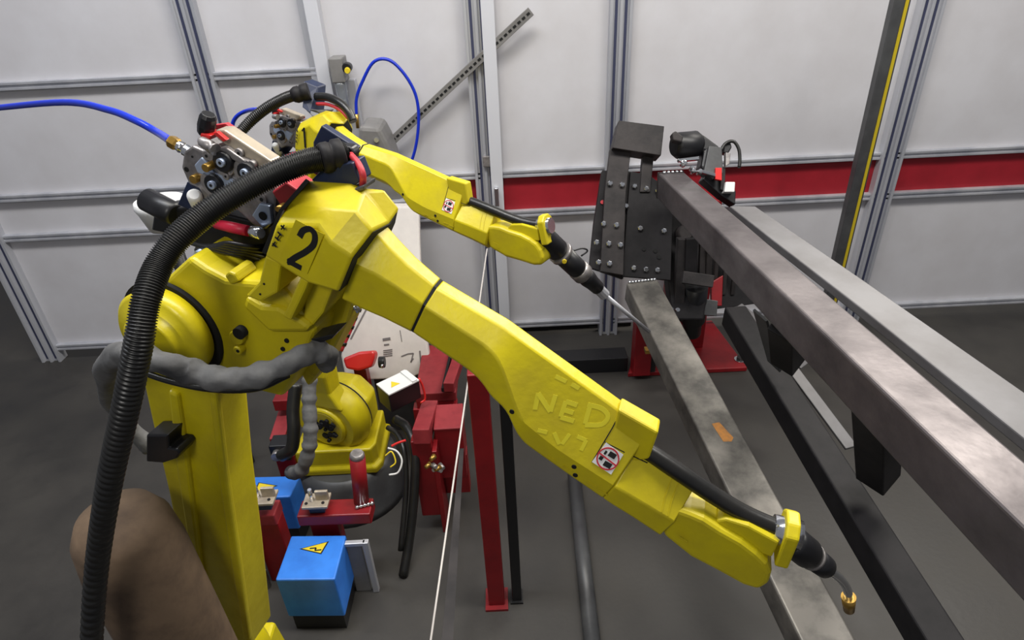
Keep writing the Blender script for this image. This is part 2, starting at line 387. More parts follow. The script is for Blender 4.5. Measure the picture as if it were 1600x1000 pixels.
def arm_unit(A, rt, number):
    G, B = A.G, A.B
    sA = G2.px(690, 438, -TW)[0]
    # --- main casing with the octagonal flange
    def ring(v, cut=0.02):
        out = []
        for x, y, n in v: a, b = B2.px(x, y, n); out.append((a, n, b))
        a3, n3, b3 = out[-1]; m3 = (a3, n3 * .6, b3 - cut); m4_ = (a3, -n3 * .6, b3 - cut)
        back = [(a, -n, b) for a, n, b in out[1:][::-1]]
        return [B.w(*q) for q in out + [m3, m4_] + back]
    hb = MB()
    hb.loft([ring([(482, 282, -.02), (450, 318, .045), (431, 352, .070), (414, 399, .075)], .03),
             ring([(549, 286, -.02), (514, 326, .045), (497, 352, .070), (480, 442, .075)], .01),
             ring([(569, 299, -.02), (557, 329, .045), (516, 379, .075), (497, 447, .075)], .01),
             ring([(609, 347, -.02), (582, 360, .045), (549, 402, .075), (528, 456, .075)], .01)])
    lab(hb.build('casing', 'yellow', rt, bevel=0.004, auto=17), 'yellow elbow casing with octagonal flange')
    MB().loft([ring([(600, 345, -.02), (576, 360, .04), (545, 400, .070), (525, 452, .070)], .0),
               ring([(610, 350, -.02), (583, 363, .04), (552, 404, .070), (531, 455, .070)], .0)]).build('gasket', 'gap', rt)
    # --- rotating collar and forearm
    s0 = G2.px(566, 392, 0.03)[0]
    MB().loft([section(s, G, k) for s, k in ((s0, 1.25), (s0 + .035, 1.22), (s0 + .07, 1.1), (sA - .002, 1.02))]).build('collar', 'yellow', rt, bevel=0.003, auto=14)
    MB().loft([section(s, G, .975) for s in (sA - .003, sA + .002)]).build('gasket', 'gap', rt)
    sE = G2.px(1010, 690, 0.03)[0]
    ss = [sA + .001] + list(np.linspace(_sa - .02, _sb + .03, 18)) + list(np.linspace(_sb + .05, sE, 6))
    lab(MB().loft([section(s, G) for s in ss]).build('forearm', 'yellow', rt, bevel=0.003, auto=14), 'long tapering yellow forearm')
    s2 = G2.px(1080, 780, 0.03)[0]
    MB().loft([section(s, G, 1, True) for s in (sE + .0005, sE + .02, (sE + s2) / 2, s2)]).build('wrist_casing', 'yellow', rt, bevel=0.003, auto=14)
    # conduit cover on top
    cv_ = [(946, 652), (971, 640), (1002, 655), (1029, 673), (1014, 717), (985, 706), (943, 690)]
    A.prism([(966, 640), (1029, 676), (1014, 718), (985, 722), (950, 700)], -0.010, 0.024, True).build('conduit_cover', 'yellow', rt, bevel=0.004)
    A.stroke([(969, 645), (957, 668), (944, 690), (925, 722)], 0.0016, 0.0462, True).build('seam', 'gap', rt)
    A.stroke([(944, 690), (975, 706), (1012, 722)], 0.0012, 0.0462, True).build('seam', 'gap', rt)
    A.stroke([(1050, 748), (1040, 775), (1034, 800)], 0.0014, 0.0462, True).build('seam', 'dirty_shaded_yellow', rt)
    A.stroke([(1060, 755), (1050, 782), (1044, 806)], 0.0014, 0.0462, True).build('seam', 'dirty_shaded_yellow', rt)
    for x, y in ((977, 651), (897, 729), (899, 742), (800, 643)):
        A.disc(x, y, .0042, .0475, .044, True, 10).build('screw', 'ink', rt)
    # dirty lower edge scuffs
    for x, y, r in ((855, 712, .006), (880, 728, .007), (918, 752, .006), (935, 764, .005), (1060, 838, .005)):
        A.stroke([(x, y), (x + 6, y + 4), (x + 14, y + 9)], r * .7, 0.0462, True).build('scuff', 'dirty_shaded_yellow', rt)
    # wrist: rounded joint shell
    wr = [(1079, 803), (1100, 812), (1126, 829), (1160, 848), (1184, 866), (1200, 882), (1206, 898), (1202, 914), (1186, 924), (1160, 916), (1120, 894), (1078, 872), (1035, 838), (1042, 790)]
    A.prism(wr, -0.036, 0.040, True).build('wrist_joint', 'yellow', rt, bevel=0.010, seg=3)
    # clamp carrying the conduit
    A.prism([(1118, 814), (1134, 811), (1170, 822), (1218, 848), (1206, 872), (1180, 862), (1150, 838), (1126, 830)], -0.012, 0.028, True).build('clamp_arm', 'yellow', rt, bevel=0.004)
    # ring plate (perpendicular to the conduit)
    c = A.p(1229, 838, 0.0, True); e = unit(A.p(1240, 805, 0, True) - A.p(1215, 868, 0, True)); nn = G.n; ax = unit(np.cross(e, nn))
    rg = []
    outer = [(-.042, -.032), (.030, -.032), (.046, -.014), (.046, .014), (.030, .032), (-.042, .032)]
    for t in (-.011, .011):
        rg.append([c + e * a + nn * b + ax * t for a, b in outer])
    MB().loft(rg).build('clamp_ring', 'yellow', rt, bevel=0.004)
    MB().cyl(c - ax * .024 + e * .01, c + ax * .020 + e * .01, .024, seg=24).build('clamp_bush', 'chrome', rt)
    # conduit
    pt = [A.p(970, 690, 0.0, True), A.p(1006, 702, 0.004, True), A.p(1060, 737, .008, True), A.p(1120, 777, .006, True), A.p(1170, 806, .004, True), c + e * .01]
    lab(MB().tube(pt, .0150, 16, n=30).build('conduit', 'rubber', rt), 'black rubber conduit running to the wrist')
    # sticker: no-stepping sign
    sk = A.decal([(947, 691), (974, 710), (955, 741), (925, 721)], .0004).build('warning_sticker', 'white', rt)
    mb = MB(); cx, cy = 950, 716
    ringpts = [(cx + 17 * math.cos(t), cy + 17 * math.sin(t)) for t in np.linspace(0, 2 * math.pi, 25)]
    A.stroke(ringpts, .0022, .0473, True).build('prohibition_ring', 'signred', sk)
    A.stroke([(937, 707), (963, 727)], .0022, .0473, True).build('prohibition_bar', 'signred', sk)
    for (x0, y0, x1, y1, wd) in ((937, 713, 942, 716, .006), (945, 705, 948, 707, .006), (952, 707, 962, 713, .008), (944, 722, 955, 728, .008)):
        A.stroke([(x0, y0), (x1, y1)], wd, .0478, True).build('footprint', 'ink', sk)
    # number
    if number == '2':
        A.stroke([(468, 370), (474, 360), (485, 358), (492, 367), (490, 382), (478, 393), (462, 402), (452, 409), (472, 419)][:8] + [(449, 409)], .0096, .0757, n_res=40).build('number_two', 'ink', rt)
        A.stroke([(449, 407), (471, 419)], .0096, .0758).build('number_two', 'ink', rt)
        A.prism([(437, 404), (462, 343), (506, 366), (480, 428)], .0752, .0756).build('number_patch', 'yellow', rt)
    for i, (x, y) in enumerate(((442, 355), (437, 365), (433, 373), (429, 383))):
        A.stroke([(x - 3, y - 3), (x + 3, y + 3)], .003, .0760).build('printed_mark', 'ink', rt)
    for i, (x, y) in enumerate(((442, 355), (436, 369), (428, 381))):
        A.stroke([(x - 2.5, y + 3.5), (x + 2.5, y - 3.5)], .002, .0760).build('printed_mark', 'ink', rt)
    # ribs, neck and lower gearbox casting
    A.prism([(414, 399), (440, 410), (437, 424), (433, 458), (407, 472), (383, 463), (404, 442)], 0.01, 0.074).build('rib', 'yellow', rt, bevel=0.004)
    A.prism([(470, 430), (482, 440), (478, 452), (454, 502), (441, 495), (455, 464)], 0.0, 0.074).build('rib', 'yellow', rt, bevel=0.004)
    A.prism([(481, 436), (522, 446), (505, 490), (480, 520), (470, 520)], -0.03, 0.045).build('neck', 'yellow', rt, bevel=0.004)
    A.prism([(500, 430), (545, 440), (552, 470), (541, 505), (505, 575), (480, 608), (455, 560), (480, 500)], -0.09, -0.02).build('motor_cover', 'dirty_shaded_yellow', rt, bevel=0.01)  # its shade is put into the colour, a blotched olive yellow
    A.prism([(294, 402), (320, 420), (350, 436), (380, 440), (408, 442), (440, 450), (480, 500), (492, 520), (478, 560), (440, 622), (400, 612), (330, 600), (262, 600), (215, 545), (220, 470)], -0.08, 0.045).build('gearbox_casting', 'yellow', rt, bevel=0.010, seg=3)
    A.prism([(350, 431), (357, 424), (366, 428), (374, 440), (360, 446)], 0.0, 0.05).build('lug', 'yellow', rt, bevel=0.004)
    A.prism([(383, 463), (407, 478), (433, 480), (470, 500), (486, 512), (478, 520), (420, 520), (378, 480)], 0.03, 0.055).build('casting_step', 'yellow', rt, bevel=0.008)
    # bores and screws
    b_ = A.disc(368, 529, .014, .056, .03).build('boss', 'yellow', rt, bevel=0.002)
    A.disc(372, 522, .0115, .058, .03).build('bore', 'gap', rt); A.disc(370, 549, .0085, .06, .04).build('boss', 'yellow', rt, bevel=.002)
    for x, y, r, n in ((447, 533, .0042, .047), (441, 546, .004, .047), (412, 444, .0018, .0745), (406, 460, .0018, .0745), (371, 549, .003, .0605)):
        A.disc(x, y, r, n + .001, n - .004, seg=12).build('screw_hole', 'gap', rt)

def joint_cap(A, rt):
    a, b = B2.px(268, 518, .054); B = A.B
    MB().cyl(B.w(a, .03, b), B.w(a, .054, b), .103, seg=48).build('shadow_gap_ring', 'gap', rt)  # black disc drawn for the shadow gap behind the elbow cap
    a, b = B2.px(256, 524, .080)
    MB().lathe(B.w(a, .05, b), B.w(a, .115, b), [(0, .072), (.15, .088), (.55, .090), (.68, .082), (.70, .058), (.95, .055), (1, .050)], 48).build('elbow_cap', 'yellow', rt)

# ================================================================== ROBOT TWO
A2 = Arm(B2, G2); A1 = Arm(B1, G1)
base2 = A2.p(322, 1010, 0)
r2 = thing('welding_robot', 'large yellow welding robot marked 2, its forearm crossing the whole view', 'robot', (base2[0], base2[1], 0), 'welding robots')
arm_unit(A2, r2, '2')
joint_cap(A2, r2)
# handwriting on the forearm
def hand(pts): A2.stroke(pts, .0072, .0462, True, th=.0002).build('handwritten_letter', 'fade', r2)
for s_ in ([(836, 640), (841, 614)], [(841, 614), (860, 643)], [(860, 643), (868, 617)],
           [(884, 627), (876, 651)], [(884, 627), (902, 633)], [(880, 640), (896, 645)], [(876, 652), (897, 658)],
           [(922, 634), (914, 662)]): hand(s_)
A2.stroke([(918, 632), (940, 638), (950, 650), (940, 663), (914, 664)], .0072, .0462, True, n_res=16, th=.0002).build('handwritten_letter', 'fade', r2)
for s_ in ([(840, 672), (855, 676)], [(866, 676), (874, 694)], [(878, 694), (890, 678)], [(902, 682), (916, 688)], [(916, 688), (908, 704)], [(868, 588), (885, 596)], [(893, 600), (905, 607)]):
    A2.stroke(s_, .0060, .0462, True, th=.0002).build('faded_stroke', 'fade', r2)
# upper arm column
col = MB(); A2.prism([(214, 560), (300, 590), (336, 600), (338, 640), (352, 750), (373, 880), (392, 1010), (330, 1030), (300, 1010), (284, 880), (262, 770), (236, 660)], -0.07, 0.03, mb=col)
lab(col.build('upper_arm', 'yellow', r2, bevel=0.01, seg=3), 'yellow upper arm casting going down to the base')
A2.prism([(262, 610), (276, 618), (292, 720), (312, 880), (330, 1000), (318, 1000), (298, 880), (276, 740)], 0.02, 0.042).build('web_rib', 'yellow', r2, bevel=0.006)
A2.prism([(325, 610), (337, 616), (352, 740), (373, 880), (390, 1000), (380, 1000), (360, 880), (340, 740)], 0.02, 0.036).build('web_rib', 'yellow', r2, bevel=0.005)
a_ = A2.p(530, 480, -.03); b_ = A2.p(552, 476, -.035)
MB().lathe(a_, b_, [(0, .004), (.3, .009), (.7, .010), (1, .006)], 10).build('cable_gland', 'tan', r2)
MB().lathe(b_, A2.p(560, 486, -.04), [(0, .006), (1, .005)], 10).build('connector', 'chrome', r2)
# black valve on the arm
A2.prism([(228, 680), (262, 680), (263, 700), (276, 702), (281, 709), (276, 717), (255, 724), (228, 722)], 0.03, 0.08).build('valve', 'black', r2, bevel=0.004)
# shoulder, base and riser
sh = A2.p(335, 1030, -0.02)
MB().lathe(sh + B2.n * -.12, sh + B2.n * .10, [(0, .12), (.1, .15), (.85, .15), (1, .12)], 40).build('shoulder', 'yellow', r2)
MB().loft([[(sh[0] + a * q * 1.0, sh[1] + b * q, z) for a, b in ((-.15, -.14), (.15, -.14), (.15, .14), (-.15, .14))] for q, z in ((1, sh[2] - .02), (1.1, sh[2] - .25), (1.35, sh[2] - .30), (1.35, sh[2] - .34))]).build('turntable', 'yellow', r2, bevel=.012)
MB().cyl((sh[0], sh[1], sh[2] - .34), (sh[0], sh[1], 0), .20, seg=32).build('riser', 'darkgrey', r2)

# hose bracket and corrugated supply hose on robot two
bk = thing('hose_bracket', 'navy blue plate bracket holding the thick ribbed hose above the 2', 'bracket', A2.p(530, 300, -.02))
A2.prism([(502, 196), (558, 232), (541, 262), (528, 290), (490, 272), (489, 222)], -.085, -.070).build('plate', 'navy', bk, bevel=.002)
A2.prism([(486, 282), (505, 262), (550, 254), (562, 284), (530, 306)], -.06, -.02).build('foot_plate', 'navy', bk, bevel=.002)
A2.prism([(512, 290), (530, 304), (568, 290), (568, 297), (531, 311), (508, 297)], -.05, -.01).build('foot_edge', 'darkgrey', bk, bevel=.002)
A2.prism([(524, 226), (548, 230), (554, 240), (545, 262), (526, 262)], -.07, -.05).build('plate_shade', 'black', bk, bevel=.003)  # black block standing in for the shadow on the plate's right half
MB().tube([A2.p(548, 242, -.045), A2.p(560, 256, -.03), A2.p(567, 274, -.02), A2.p(566, 293, -.03)], .0052, 10, n=14).build('red_cable', 'signred', bk)
hp = [P(540, 240, 1.0), P(512, 246, .985), P(474, 254, .98), P(424, 274, .975), P(373, 301, .965), P(322, 334, .95), P(278, 372, .93), P(248, 415, .92), P(228, 470, .90), P(216, 540, .90), P(196, 640, .94), P(170, 760, 1.02), P(150, 900, 1.15), P(140, 1060, 1.25)]
hs = thing('corrugated_hose', 'thick black corrugated hose arching in front of the wire feeder to the 2 casing', 'hose', hp[1])
NR = 190
def rib_r(t):
    k = t * NR % 1.0
    return .0165 + .0034 * (0.5 - 0.5 * math.cos(2 * math.pi * k))
MB().tube(hp, .02, 20, n=NR * 5, radii=rib_r).build('ribbed_tube', 'rubber', hs)
cc = P(519, 244, .985); dd = unit(P(540, 239, .995) - P(505, 247, .983))
MB().lathe(cc - dd * .018, cc + dd * .018, [(0, .0215), (.15, .0235), (.4, .0235), (.45, .0215), (.55, .0215), (.6, .0245), (.95, .0245), (1, .0215)], 24).build('end_collar', 'dark', hs)
# wrinkled grey sleeve
gp = [A2.p(235, 700, -.09), A2.p(190, 650, -.06), A2.p(165, 590, .06), A2.p(190, 552, .17), A2.p(246, 565, .19), A2.p(297, 580, .17), A2.p(347, 592, .16), A2.p(398, 588, .14), A2.p(449, 568, .11), A2.p(490, 550, .07), A2.p(509, 553, .045), A2.p(512, 568, .02)]
gs = thing('protective_sleeve', 'wrinkled grey leather cable sleeve slung below the elbow of robot 2', 'sleeve', gp[4])
wr_ = [random.uniform(-.002, .002) for _ in range(200)]
gr_ = lambda t: .0185 + .0016 * math.sin(t * 61) + .0013 * math.sin(t * 97 + 1) + (0.0015 if t < .6 else 0)
MB().tube(gp, .02, 24, n=120, radii=gr_, ang=lambda t, q: 1 + .07 * math.sin(2 * q + t * 34) + .05 * math.sin(3 * q - t * 71 + 1) + .03 * math.sin(5 * q + t * 120)).build('sleeve', 'fabric', gs)
for k, (x, y, x2, y2) in enumerate(((347, 575, 355, 607), (398, 566, 392, 607), (470, 542, 478, 572), (300, 560, 290, 592))):
    pass
A2.prism([(484, 531), (510, 524), (524, 522), (518, 530), (500, 536)], .02, .06).build('strap', 'black', gs, bevel=.002)
MB().tube([A2.p(200, 572, .12), A2.p(260, 594, .12), A2.p(330, 608, .12), A2.p(400, 607, .11), A2.p(450, 586, .09)], .006, 10, n=24).build('under_cable', 'rubber', gs)
# black torch at the end of robot two
def torch(A, name, label, c0, dirv, rt_len, cable):
    pass
c = A2.p(1229, 838, 0, True) ; tip = P(1420, 990, 1.30); dv = unit(tip - c)
t2 = thing('welding_torch', 'black torch body in the yellow clamp at the wrist of robot 2', 'torch', c)
MB().lathe(c + dv * .012, c + dv * .085, [(0, .022), (.1, .027), (.8, .027), (1, .022)], 24).build('torch_body', 'black', t2)
MB().cyl(c + dv * .085, c + dv * .092, .024, seg=24).build('collar', 'cast', t2)
MB().lathe(c + dv * .092, c + dv * .15, [(0, .022), (.8, .020), (1, .014)], 24).build('neck_nut', 'black', t2)
MB().tube([c + dv * .15, c + dv * .20, c + dv * .23 - UP * .01, c + dv * .25 - UP * .03], .008, 12, n=12).build('swan_neck', 'chrome', t2)
MB().cyl(c + dv * .245 - UP * .025, c + dv * .262 - UP * .055, .013, .010).build('nozzle', 'brass', t2)

# ---- wire feeder, traced on arm two, reused on arm one
def feeder(A, label, roots):
    ft = thing('wire_feeder', label, 'wire feeder', A.p(350, 320, -.05), 'wire feeders')
    z = lambda n: n
    N0, N1 = -.10, -.035
    A.prism([(287, 236), (300, 228), (318, 236), (338, 226), (420, 272), (432, 300), (430, 345), (415, 360), (395, 352), (372, 330), (345, 318), (322, 318), (300, 300), (283, 262)], N0, N1).build('housing', 'cast', ft, bevel=.004)
    A.prism([(336, 203), (350, 203), (424, 252), (424, 258), (405, 262), (338, 217)], -.066, N1 - .004).build('top_plate', 'tan', ft, bevel=.003)
    A.prism([(331, 196), (352, 193), (430, 246), (426, 251), (350, 201), (336, 203)], -.080, -.0705).build('red_edge', 'signred', ft, bevel=.001)
    A.prism([(332, 208), (338, 206), (354, 219), (349, 222)], N1, N1 + .008).build('red_flap', 'bright_red', ft, bevel=.001)
    # tension arm cylinders
    a = A.p(313, 219, -.03); b = A.p(337, 234, -.02)
    MB().lathe(a, b, [(0, .006), (.15, .009), (.7, .010), (.75, .007), (.9, .010), (1, .010)], 16).build('tension_arm', 'cast', ft)
    A.prism([(313, 208), (330, 212), (326, 220), (312, 214)], -.06, -.03).build('red_washer', 'bright_red', ft, bevel=.002)
    a = A.p(320, 211, -.045); b = A.p(326, 178, -.045)
    MB().lathe(a, b, [(0, .009), (.1, .0125), (.45, .0145), (.85, .0135), (1, .0105)], 10, False).build('tension_knob', 'black', ft, bevel=.001)
    # bowtie plate
    A.prism([(303, 258), (314, 246), (326, 256), (334, 270), (350, 272), (370, 288), (384, 298), (362, 312), (350, 296), (338, 282), (322, 276), (308, 270)], N1, N1 + .006).build('roller_plate', 'feedplate', ft, bevel=.002)
    for x, y, r in ((346, 254, .0175), (383, 270, .0165), (332, 289, .0175)):
        g = A.disc(x, y, r * 1.38, N1 + .006, N1 - .01, seg=24).build('roller_seat', 'cast', ft, bevel=.001)
        g = A.disc(x, y, r, N1 + .014, N1 - .005, seg=14).build('drive_roller', 'black', ft, bevel=.0015)
        A.disc(x - 3, y + 1, r * .42, N1 + .020, N1, seg=12).build('roller_bolt', 'feedplate', g, bevel=.001)
        A.disc(x - 3, y + 1, r * .17, N1 + .0205, N1, seg=6).build('socket', 'ink', g)
    for x, y, r, h_ in ((362, 262, .010, .004), (398, 286, .009, .004), (322, 244, .008, .006), (352, 276, .006, .010), (392, 258, .007, .006), (372, 240, .008, .003), (408, 312, .010, .004), (366, 316, .008, .004)):
        A.disc(x, y, r, N1 + h_, N1 - .01, seg=14).build('cast_boss', 'cast', ft, bevel=.001)
        A.disc(x, y, r * .35, N1 + h_ + .0006, N1, seg=8).build('screw', 'gap', ft)
    A.prism([(340, 232), (352, 230), (398, 262), (392, 268), (378, 258), (360, 248)], N1 - .01, N1 + .007).build('cast_rib', 'cast', ft, bevel=.002)
    A.disc(320, 263, .0070, N1 + .03, N1, seg=14).build('thumb_screw', 'brass', ft, bevel=.001)
    A.disc(301, 281, .0075, N1 + .012, N1 - .02, seg=14).build('knurled_nut', 'brass', ft, bevel=.001)
    A.disc(410, 338, .0075, N1 + .012, N1 - .02, seg=14).build('port', 'gap', ft)
    A.disc(300, 245, .002, N1 + .001, N1 - .003, seg=8).build('port', 'gap', ft)
    A.disc(291, 265, .0045, N1 + .001, N1 - .003, seg=10).build('port', 'gap', ft)
    A.prism([(393, 337), (405, 318), (421, 322), (424, 350), (410, 356)], N1, N1 + .01).build('outlet_block', 'feedplate', ft, bevel=.002)
    A.disc(433, 327, .0045, N1 + .03, N1 + .01, seg=10).build('brass_fitting', 'brass', ft)
    # motor and dark plates below
    A.prism([(277, 320), (292, 284), (312, 292), (326, 318), (300, 330)], N0, N1 + .0).build('side_plate', 'navy', ft, bevel=.002)
    MB().lathe(A.p(311, 322, N1 - .02), A.p(303, 304, N1 + .015), [(0, .012), (.3, .0125), (.9, .0125), (1, .008)], 20).build('white_cylinder', 'white', ft)
    MB().lathe(A.p(230, 312, -.06), A.p(276, 336, -.05), [(0, .022), (.9, .022), (1, .018)], 24).build('motor', 'black', ft)
    A.prism([(240, 330), (300, 322), (420, 352), (424, 392), (408, 436), (366, 430), (330, 400), (290, 372), (236, 360)], -.11, -.05).build('motor_bracket', 'black', ft, bevel=.004)
    A.prism([(300, 402), (316, 396), (362, 424), (354, 436)], -.06, .0).build('connector_block', 'navy', ft, bevel=.003)
    A.disc(308, 398, .007, .004, -.03, seg=6).build('hex_fitting', 'feedplate', ft)
    # red lever
    MB().cyl(A.p(330, 342, -.03), A.p(342, 350, -.03), .0085).build('lever_collar', 'black', ft)
    MB().lathe(A.p(338, 350, -.03), A.p(388, 361, -.02), [(0, .0085), (.5, .010), (1, .0095)], 16).build('lever_grip', 'pink', ft)
    MB().lathe(A.p(392, 361, -.02), A.p(408, 365, -.01), [(0, .0075), (.25, .0105), (.85, .0110), (1, .008)], 18).build('lever_knob', 'chrome', ft)
    for k in range(5):
        MB().tube([A.p(300 + 6 * k, 380 + 2 * k, -.02), A.p(340 + 4 * k, 392 - 3 * k, 0), A.p(380 + 3 * k, 402 - 4 * k, -.01), A.p(414, 420 - 9 * k, -.05)], .0045, 8, n=16).build('cable', 'rubber', ft)
    A.prism([(424, 300), (446, 284), (470, 300), (445, 332)], -.08, -.03).build('red_cover', 'signred', ft, bevel=.003)
    return ft
f2 = feeder(A2, 'large silver wire feeder with black rollers on robot 2, behind the ribbed hose', None)
MB().loft([[A2.p(484, 283, n), A2.p(441, 331, n), A2.p(415, 398, n), A2.p(409, 394, n), A2.p(436, 328, n), A2.p(478, 279, n)] for n in (-.05, .06)]).build('back_gasket', 'gap', r2)
# blue hose into the feeder
a = A2.p(296, 238, -.05); b = A2.p(268, 221, -.05)
bh = thing('air_hose', 'blue air hose with brass nut entering the feeder of robot 2 from the left', 'hose', b)
MB().tube([b, P(246, 207, 1.22), P(215, 190, 1.25), P(170, 172, 1.3), P(100, 160, 1.4), P(-20, 170, 1.6)], .0072, 12, n=40).build('hose', 'blue', bh)
dv = unit(a - b)
MB().lathe(b - dv * .004, b + dv * .013, [(0, .0095), (.2, .0115), (.8, .0115), (1, .0095)], 6, False).build('hex_nut', 'brass', bh)
MB().lathe(b + dv * .013, b + dv * .036, [(0, .0085), (.3, .0105), (.35, .007), (.6, .0105), (1, .0105)], 12, False).build('coupling', 'chrome', bh)

# ================================================================== ROBOT ONE
sh1 = P(526, 646, 2.93)
r1 = thing('welding_robot', 'smaller yellow welding robot marked 1, standing behind robot 2', 'robot', (sh1[0], sh1[1], 0), 'welding robots')
arm_unit(A1, r1, '1')
joint_cap(A1, r1)
A1.stroke([(463, 362), (474, 356), (470, 372)], .007, .0757).build('number_one', 'ink', r1)
A1.stroke([(474, 356), (468, 384), (462, 412)], .008, .0757).build('number_one', 'ink', r1)
# shoulder: round housing, arm and motor side
ax = unit(V(-.34, -.94, .0)); q = unit(np.cross(ax, UP)); 
R_ = .138
cen = sh1
MB().lathe(cen - ax * .02, cen + ax * .09, [(0, R_ + .03), (.3, R_ + .04), (.8, R_ + .03), (1, R_)], 44).build('shoulder_housing', 'yellow', r1)
MB().cyl(cen - ax * .03, cen - ax * .015, R_ + .028, seg=44).build('gasket', 'gap', r1)
hub = cen + ax * .088
MB().lathe(hub, hub + ax * .018, [(0, .100), (.4, .104), (1, .092)], 36).build('housing_rim', 'yellow', r1)
MB().cyl(hub + ax * .017, hub + ax * .019, .084, seg=32).build('recess', 'dirty_shaded_yellow', r1)
g = MB()
for k in range(26):
    t = random.uniform(0, 6.28); rr = random.uniform(.01, .07); c = hub + ax * .021 + q * math.cos(t) * rr + UP * math.sin(t) * rr
    g.cyl(c - ax * .003, c + ax * random.uniform(.002, .012), random.uniform(.006, .016), seg=9)
o = g.build('wiring', 'gap', r1); o['kind'] = 'stuff'
# motor side block
oc = []
for t, rr in ((.03, R_ + .005), (.06, R_ + .01), (.13, R_ - .005), (.17, R_ - .03)):
    oc.append([cen - ax * t + q * a * rr + UP * b * rr for a, b in ((-.45, -1), (.45, -1), (1, -.45), (1, .45), (.45, 1), (-.45, 1), (-1, .45), (-1, -.45))])
MB().loft(oc).build('motor_housing', 'yellow', r1, bevel=.012, seg=3)
# link up to the elbow
el = A1.p(340, 560, 0); 
def rect(c, e, f_, a, b): return [c + e * a + f_ * b, c - e * a + f_ * b, c - e * a - f_ * b, c + e * a - f_ * b]
lk = [(cen + ax * .05 + UP * .10, .110, .045), (cen + ax * .05 + UP * .19, .065, .045), (cen + ax * .05 - q * .02 + UP * .28, .045, .05), (el * .6 + cen * .4 + ax * .02, .06, .055), (el + UP * .0, .07, .06)]
MB().loft([rect(c, q, ax, a, b) for c, a, b in lk]).build('upper_arm', 'yellow', r1, bevel=.015, seg=3)
MB().loft([[(cen[0] + a * s_, cen[1] + b * s_, z) for a, b in ((-.18, -.14), (.16, -.14), (.18, -.10), (.18, .14), (-.18, .14))] for s_, z in ((1, cen[2] - .10), (1.0, cen[2] - .19), (1.1, cen[2] - .20), (1.1, cen[2] - .235))]).build('turntable', 'yellow', r1, bevel=.01)
MB().lathe((cen[0], cen[1], 0), (cen[0], cen[1], cen[2] - .235), [(0, .27), (.1, .25), (.85, .235), (1, .2)], 36).build('riser', 'darkgrey', r1)
# encoder motor with white cap
mc = P(622, 600, 2.72); e1 = unit(P(650, 585, 2.78) - P(598, 602, 2.68)); e1 = unit(V(e1[0], e1[1], 0)); e2 = unit(np.cross(UP, e1))
mo = MB().obox(mc - UP * .04, e1 * .075, e2 * .05, UP * .045).build('servo_motor', 'black', r1, bevel=.004)
MB().obox(mc + UP * .008, e1 * .075, e2 * .052, UP * .004).build('motor_cap', 'white', mo, bevel=.002)
c = mc + UP * .0128 - e1 * .02
MB().prism([c - e1 * .022 - e2 * .018, c + e1 * .02 - e2 * .018, c + e2 * .02], UP * .0006).build('warning_label', 'signyellow', mo)
MB().obox(mc + e1 * .055 + UP * .014, e1 * .012, e2 * .05, UP * .004).build('connector_strip', 'white', mo, bevel=.002)
MB().tube([mc + e1 * .08 - e2 * .04 + UP * .01, mc + e1 * .088 - e2 * .05 - UP * .03, mc + e1 * .085 - e2 * .06 - UP * .09, mc + e1 * .06 - e2 * .06 - UP * .1], .005, 8, n=12).build('red_wire', 'bright_red', r1)

f1 = feeder(A1, 'small silver wire feeder of robot 1, half hidden left of its casing', None)
# hose and bracket of robot one
d1 = (A1.p(482, 282, 0) - EYE) @ _F
b1 = thing('hose_bracket', 'dark bracket plate standing on the elbow of robot 1, clamping its hose', 'bracket', P(488, 185, d1))
MB().prism([P(474, 127, d1), P(497, 136, d1 + .02), P(494, 178, d1 + .02), P(484, 176, d1), P(472, 168, d1), P(474, 150, d1)], V(.02, .04, 0)).build('plate', 'navy', b1, bevel=.003)
MB().prism([P(474, 168, d1 + .01), P(494, 172, d1), P(516, 172, d1), P(508, 182, d1), P(488, 182, d1)], V(0, .06, -.01)).build('foot_plate', 'darkgrey', b1, bevel=.003)
hp1 = [P(478, 144, d1), P(462, 148, d1), P(440, 156, d1 + .02), P(412, 172, d1 + .04), P(385, 196, d1 + .06), P(362, 226, d1 + .06), P(340, 270, d1 + .06), P(320, 330, d1 + .08), P(310, 420, d1 + .1)]
h1_ = thing('corrugated_hose', 'black ribbed hose arching from the bracket on robot 1 down to the left', 'hose', hp1[0])
NR = 90
MB().tube(hp1, .02, 16, n=NR * 4, radii=rib_r).build('ribbed_tube', 'rubber', h1_)
c = P(470, 146, d1); e = unit(P(484, 142, d1) - P(458, 150, d1))
MB().lathe(c - e * .03, c + e * .03, [(0, .022), (.2, .028), (.45, .028), (.5, .024), (.6, .029), (1, .029)], 20).build('end_collar', 'dark', h1_)
pts = [P(494, 151, d1), P(512, 152, d1 - .02), P(530, 160, d1 - .05), P(544, 174, d1 - .06), P(552, 190, d1 - .06)]
cb = thing('cable_loop', 'short black cable looping over the top of the robot 1 elbow', 'cable', pts[0])
MB().tube(pts, .014, 14, n=24).build('cable', 'rubber', cb)
MB().tube([p_ - UP * .022 + V(0, -.01, 0) for p_ in pts[:4]], .006, 10, n=16).build('red_wire', 'signred', cb)
pts = [P(372, 222, 2.45), P(364, 208, 2.42), P(364, 192, 2.4), P(372, 180, 2.38), P(386, 173, 2.36), P(400, 171, 2.30), P(410, 173, 2.27)]
o = thing('air_hose', 'short curl of blue air hose behind the ribbed hose of robot 1', 'hose', pts[0])
MB().tube(pts, .0075, 8, n=24).build('hose', 'blue', o)
